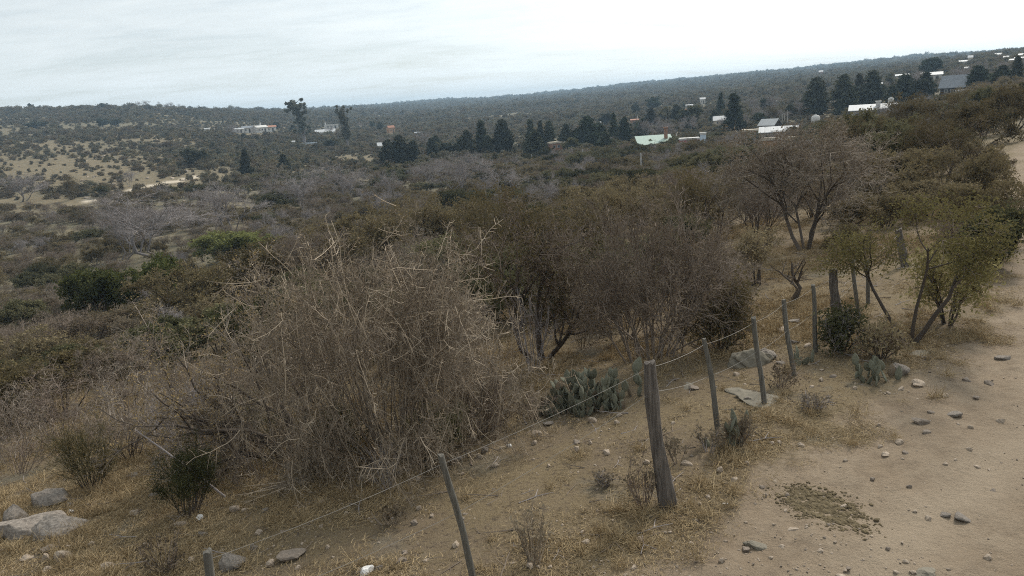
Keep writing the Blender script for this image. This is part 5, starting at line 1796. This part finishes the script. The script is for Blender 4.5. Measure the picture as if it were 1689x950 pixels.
# wanted spacing grows with distance; log sampling gives a density ~ 1/r^2
size = np.clip(1.5 + (rr_ - 150) / 420, 1.5, 5.0) * prg.uniform(.4, 1.0, N) ** 1.3 * 1.45
dens_have = N / (math.log(2600 / 150) * np.radians(80)) / rr_ ** 2
want = 1.0 / (size * np.where((PX < 620) & (rr_ < 520), 1.45, 1.3)) ** 2
dry = dryness(X, Y, Zs)
patch = .5 * fbm(X / 45, Y / 45, 4, 51) + .5 * fbm(X / 160, Y / 160, 4, 52)
size = size * np.clip(.45 + 1.3 * fbm(X / 80, Y / 80, 3, 53), .6, 1.5)
size = size * (1 - .35 * dry)
keep = prg.random(N) < np.minimum(want / dens_have, 1) * (1 - np.clip(dry * 1.3, 0, 1) * .82) * np.clip((patch - .36) * 8, .22, 1)
keep &= (PX > -60) & (PX < 1760) & (PY < 330)
for hx, hy_, w, h in HOUSE_RECTS:
    keep &= ~((np.abs(PX - hx) < w * .6 + 1) & (PY > hy_ - h * .3) & (PY < hy_ + h * .55))
pts = np.stack([X, Y, Zs - .1], -1)[keep]
s = size[keep]
grn = fbm(pts[:, 0] / 60, pts[:, 1] / 60, 3, 61)
u = prg.random(len(pts))
idx = np.where((grn > .6) & (u > .4), np.where(u < .8, 3, 4), np.minimum((u * 3.3).astype(int), 3))
o = scatter('hillside_scrub', pts, prg.uniform(0, 6.28, len(pts)), np.stack([s * .85, s * .85, s * prg.uniform(.6, 1.0, len(pts))], -1), idx, FAR)
tag(o, 'grey brown scrub covering the far slopes up to the skyline', 'scrub')
print('hill scrub', len(pts))

# pale stones showing on the dry slopes
N = 9000
rr_ = np.exp(prg.uniform(math.log(45), math.log(420), N))
aa = np.radians(prg.uniform(-36, 36, N))
X, Y = np.sin(aa) * rr_, np.cos(aa) * rr_
Zs = hf(X, Y)
keep = prg.random(N) < dryness(X, Y, Zs) * .16
pts = np.stack([X, Y, Zs + .05], -1)[keep]
s = prg.lognormal(-1.3, .45, len(pts)) * np.clip(rr_[keep] / 160, .5, 1.3)
o = scatter('slope_stones', pts, prg.uniform(0, 6.28, len(pts)), np.stack([s, s, s * .55], -1), prg.integers(0, 3, len(pts)), [RK['tanrock'][3], RK['rock'][4], RK['tanrock'][4]])
tag(o, 'pale stones strewn over the dry grass slopes across the valley', 'stones')

# ------------------------------------------------------------------ straw, weeds and gravel of the foreground


def tuft(seed, n, h, w, lay):
    rng = np.random.default_rng(seed)
    b = np.stack([rng.normal(size=n) * w, rng.normal(size=n) * w, np.zeros(n)], -1)
    az = rng.uniform(0, 6.28, n)
    sp = np.radians(rng.uniform(lay, 88, n))
    d = np.stack([np.sin(sp) * np.cos(az), np.sin(sp) * np.sin(az), np.cos(sp)], -1)
    P, Rd = grow(rng, b, d, h * rng.uniform(.5, 1.2, n), np.full(n, .0031), 3, .25, -.12, .3)
    P[..., 2] = np.maximum(P[..., 2], .004)
    V, q = tubes(P, Rd, 3)
    return MB().add(V, q, 0, np.repeat(rng.random(n), 9)).build('straw_tuft', M['straw'])


TUFTS = [tuft(k, 38, .065, .09, 40) for k in range(4)] + [tuft(10 + k, 40, .2, .05, 10) for k in range(2)]
N = 110000
rr_ = np.sqrt(prg.uniform(3.5 ** 2, 30 ** 2, N))
aa = np.radians(prg.uniform(-38, 38, N))
X, Y = np.sin(aa) * rr_, np.cos(aa) * rr_
Zs = hf(X, Y)
rmk = road_mask(X, Y)
n1 = fbm(X * .55, Y * .55, 4, 71)
dens = np.clip((n1 - .39) * 5, .08, 1) * (1 - rmk) ** 1.2
keep = prg.random(N) < dens * np.where(rr_ < 16, .7, .45)
pts = np.stack([X, Y, Zs - .004], -1)[keep]
idx = np.where(prg.random(len(pts)) < .9, prg.integers(0, 4, len(pts)), prg.integers(4, 6, len(pts)))
o = scatter('dry_grass', pts, prg.uniform(0, 6.28, len(pts)), prg.uniform(.6, 1.25, len(pts)), idx, TUFTS)
tag(o, 'short trampled yellow straw carpeting the verge between scrub and track', 'dry grass')
print('straw', len(pts))
N = 80000
rr_ = np.exp(prg.uniform(math.log(3.6), math.log(32), N))
aa = np.radians(prg.uniform(-38, 38, N))
X, Y = np.sin(aa) * rr_, np.cos(aa) * rr_
Zs = hf(X, Y)
rmk = road_mask(X, Y)
n2 = fbm(X * .7, Y * .7, 4, 81)
keep = prg.random(N) < np.clip((n2 - .38) * 3, .08, 1) * np.where(rmk > .5, .42, .6)
pts = np.stack([X, Y, gz(X, Y)], -1)[keep]
s = np.minimum(prg.lognormal(-4.9, .62, len(pts)), .045)
pts[:, 2] += s * .12
o = scatter('gravel', pts, prg.uniform(0, 6.28, len(pts)), np.stack([s * 1.1, s, s * .55], -1), prg.integers(0, 4, len(pts)), [RK['tanrock'][3], RK['tanrock'][2], RK['tanrock'][4], RK['darkrock'][3]])
tag(o, 'fine gravel and clods scattered over the track and the verge', 'gravel')
# twigs and bits of bark lying about
rng = np.random.default_rng(4)
STK = []
for k in range(3):
    P, Rd = grow(rng, np.zeros((1, 3)), np.array([[1.0, 0, .05]]), np.array([1.0]), np.array([.02]), 5, .14, 0)
    P[..., 2] = np.abs(P[..., 2]) * .3 + .015
    P2, R2 = grow(rng, P[:, 2], np.array([[.6, .7, .1]]), np.array([.4]), np.array([.013]), 3, .1, 0)
    mb = MB().add(*tubes(P, Rd, 4), 0, .5)
    mb.add(*tubes(P2, R2, 3), 0, .5)
    STK.append(mb.build('twig_litter', M['brown_twig'] if k else M['grey_twig']))
N = 1500
rr_ = np.sqrt(prg.uniform(4 ** 2, 22 ** 2, N))
aa = np.radians(prg.uniform(-37, 30, N))
X, Y = np.sin(aa) * rr_, np.cos(aa) * rr_
keep = road_mask(X, Y) < .3
pts = np.stack([X, Y, hf(X, Y)], -1)[keep]
s = prg.uniform(.12, .45, len(pts))
o = scatter('twig_litter', pts, prg.uniform(0, 6.28, len(pts)), s, prg.integers(0, 3, len(pts)), STK)
tag(o, 'fallen twigs littering the straw verge', 'twigs')

# ------------------------------------------------------------------ the air
HAZE = 0.00031
hm, hnt = newmat('haze_air')
pv = nd(hnt, 'ShaderNodeVolumePrincipled')
pv.inputs['Color'].default_value = (0.58, 0.80, 1.0, 1)
pv.inputs['Density'].default_value = HAZE
ho = nd(hnt, 'ShaderNodeOutputMaterial')
hnt.links.new(pv.outputs[0], ho.inputs['Volume'])
zlo, zhi = float(allV[:, 2].min()) - 1, max(float(allV[:, 2].max()) + 14, CAMH + 12)
hz = link('haze', MB().box((0, 0, (zlo + zhi) / 2), (7400, 7400, zhi - zlo)).build('haze', hm))
tag(hz, 'thin pale haze lying over the valley', 'haze', kind='stuff')

# ------------------------------------------------------------------ labels of the many: say where each stands
MARKS = [(650, 560, 'the huge straw shrub'), (300, 640, 'the leaning thorn tree'), (1080, 720, 'the thick corner post'), (1172, 640, 'the first thin post'),
         (760, 860, 'the leaning thin post'), (1080, 480, 'the reddish brown shrub'), (895, 470, 'the dark trunked tree'), (960, 645, 'the prickly pear clump'),
         (1380, 500, 'the thick dark post'), (1500, 470, 'the small thorn tree'), (1640, 405, 'the dark roadside bush'), (1368, 838, 'the dung patch'), (342, 930, 'the cut off post head'),
         (60, 870, 'the boulder pile'), (315, 810, 'the nearest green broom'), (1330, 320, 'the broad thorn tree'), (323, 262, 'the lone dark round tree'), (408, 270, 'the slender dark conifer'),
         (505, 220, 'the eucalyptus pair'), (660, 250, 'the leftmost dark pines'), (880, 240, 'the pine row'), (1085, 240, 'the green tin roof'), (1211, 190, 'the biggest conifer'),
         (1285, 225, 'the long white roof'), (1440, 185, 'the long pale roof'), (1574, 146, 'the steep dark roof'), (1655, 260, 'the bare bank'), (265, 370, 'the biggest bare grey tree'),
         (1452, 618, 'the roadside prickly pear'), (1195, 725, 'the dark prickly pear'), (1150, 640, 'the flat rock slab'), (1285, 665, 'the wide rock sheet'),
         (255, 305, 'the sandy path'), (1253, 900, 'the tan hump of rock'), (178, 495, 'the leafy green bush'), (420, 215, 'the farm houses')]
ORD = ['', 'second ', 'third ', 'fourth ', 'fifth ', 'sixth ', 'seventh ', 'eighth ', 'ninth ', 'tenth ', 'eleventh ', 'twelfth ', 'thirteenth ', 'fourteenth ', 'fifteenth ', 'sixteenth ', 'seventeenth ', 'eighteenth ', 'nineteenth ', 'twentieth ']
groups_ = {}
for o, look, px, py in PENDING:
    if look == 'dark pine in the valley row':
        continue
    if 'skyline' in look:
        groups_.setdefault((look, 'row'), []).append((px, o))
        continue
    k = min(range(len(MARKS)), key=lambda j: math.hypot(px - MARKS[j][0], (py - MARKS[j][1]) * 1.4))
    mx, my, nm = MARKS[k]
    dx, dy = px - mx, (py - my) * 1.4
    rel = ('right of' if dx > 0 else 'left of') if abs(dx) > abs(dy) else ('below' if dy > 0 else 'above')
    groups_.setdefault((look, rel, nm), []).append((math.hypot(dx, dy), o))
for key, lst in groups_.items():
    lst.sort(key=lambda t: t[0])
    for i, (_, o) in enumerate(lst):
        if key[1] == 'row':
            o['label'] = ('leftmost ' if i == 0 else ORD[i] + 'from left ' if i else '') + key[0]
        elif len(lst) == 1:
            o['label'] = '%s %s %s' % key
        else:
            o['label'] = '%snearest %s %s %s' % ((ORD[i] if i < len(ORD) else 'distant '), *key)
row = sorted([(px, o) for o, look, px, py in PENDING if look == 'dark pine in the valley row'], key=lambda t: t[0])
for i, (_, o) in enumerate(row):
    o['label'] = ('leftmost dark pine in the valley row' if i == 0 else 'rightmost dark pine in the valley row' if i == len(row) - 1 else '%sfrom left in the valley row of dark pines' % (ORD[i] if i < len(ORD) else 'last but one '))
for nm, lab, cat in (('ground', 'brown stony slope with patches of yellow straw falling away into the valley', 'ground'),
                     ('dirt_road', 'pale dusty dirt road climbing along the right side', 'road'), ('sandy_path', 'pale sandy footpath across the dry slope at the left', 'path')):
    for o in SC.objects:
        if o.name.split('.')[0] == nm:
            o['label'] = lab
            o['category'] = cat
print('objects', len(SC.objects))
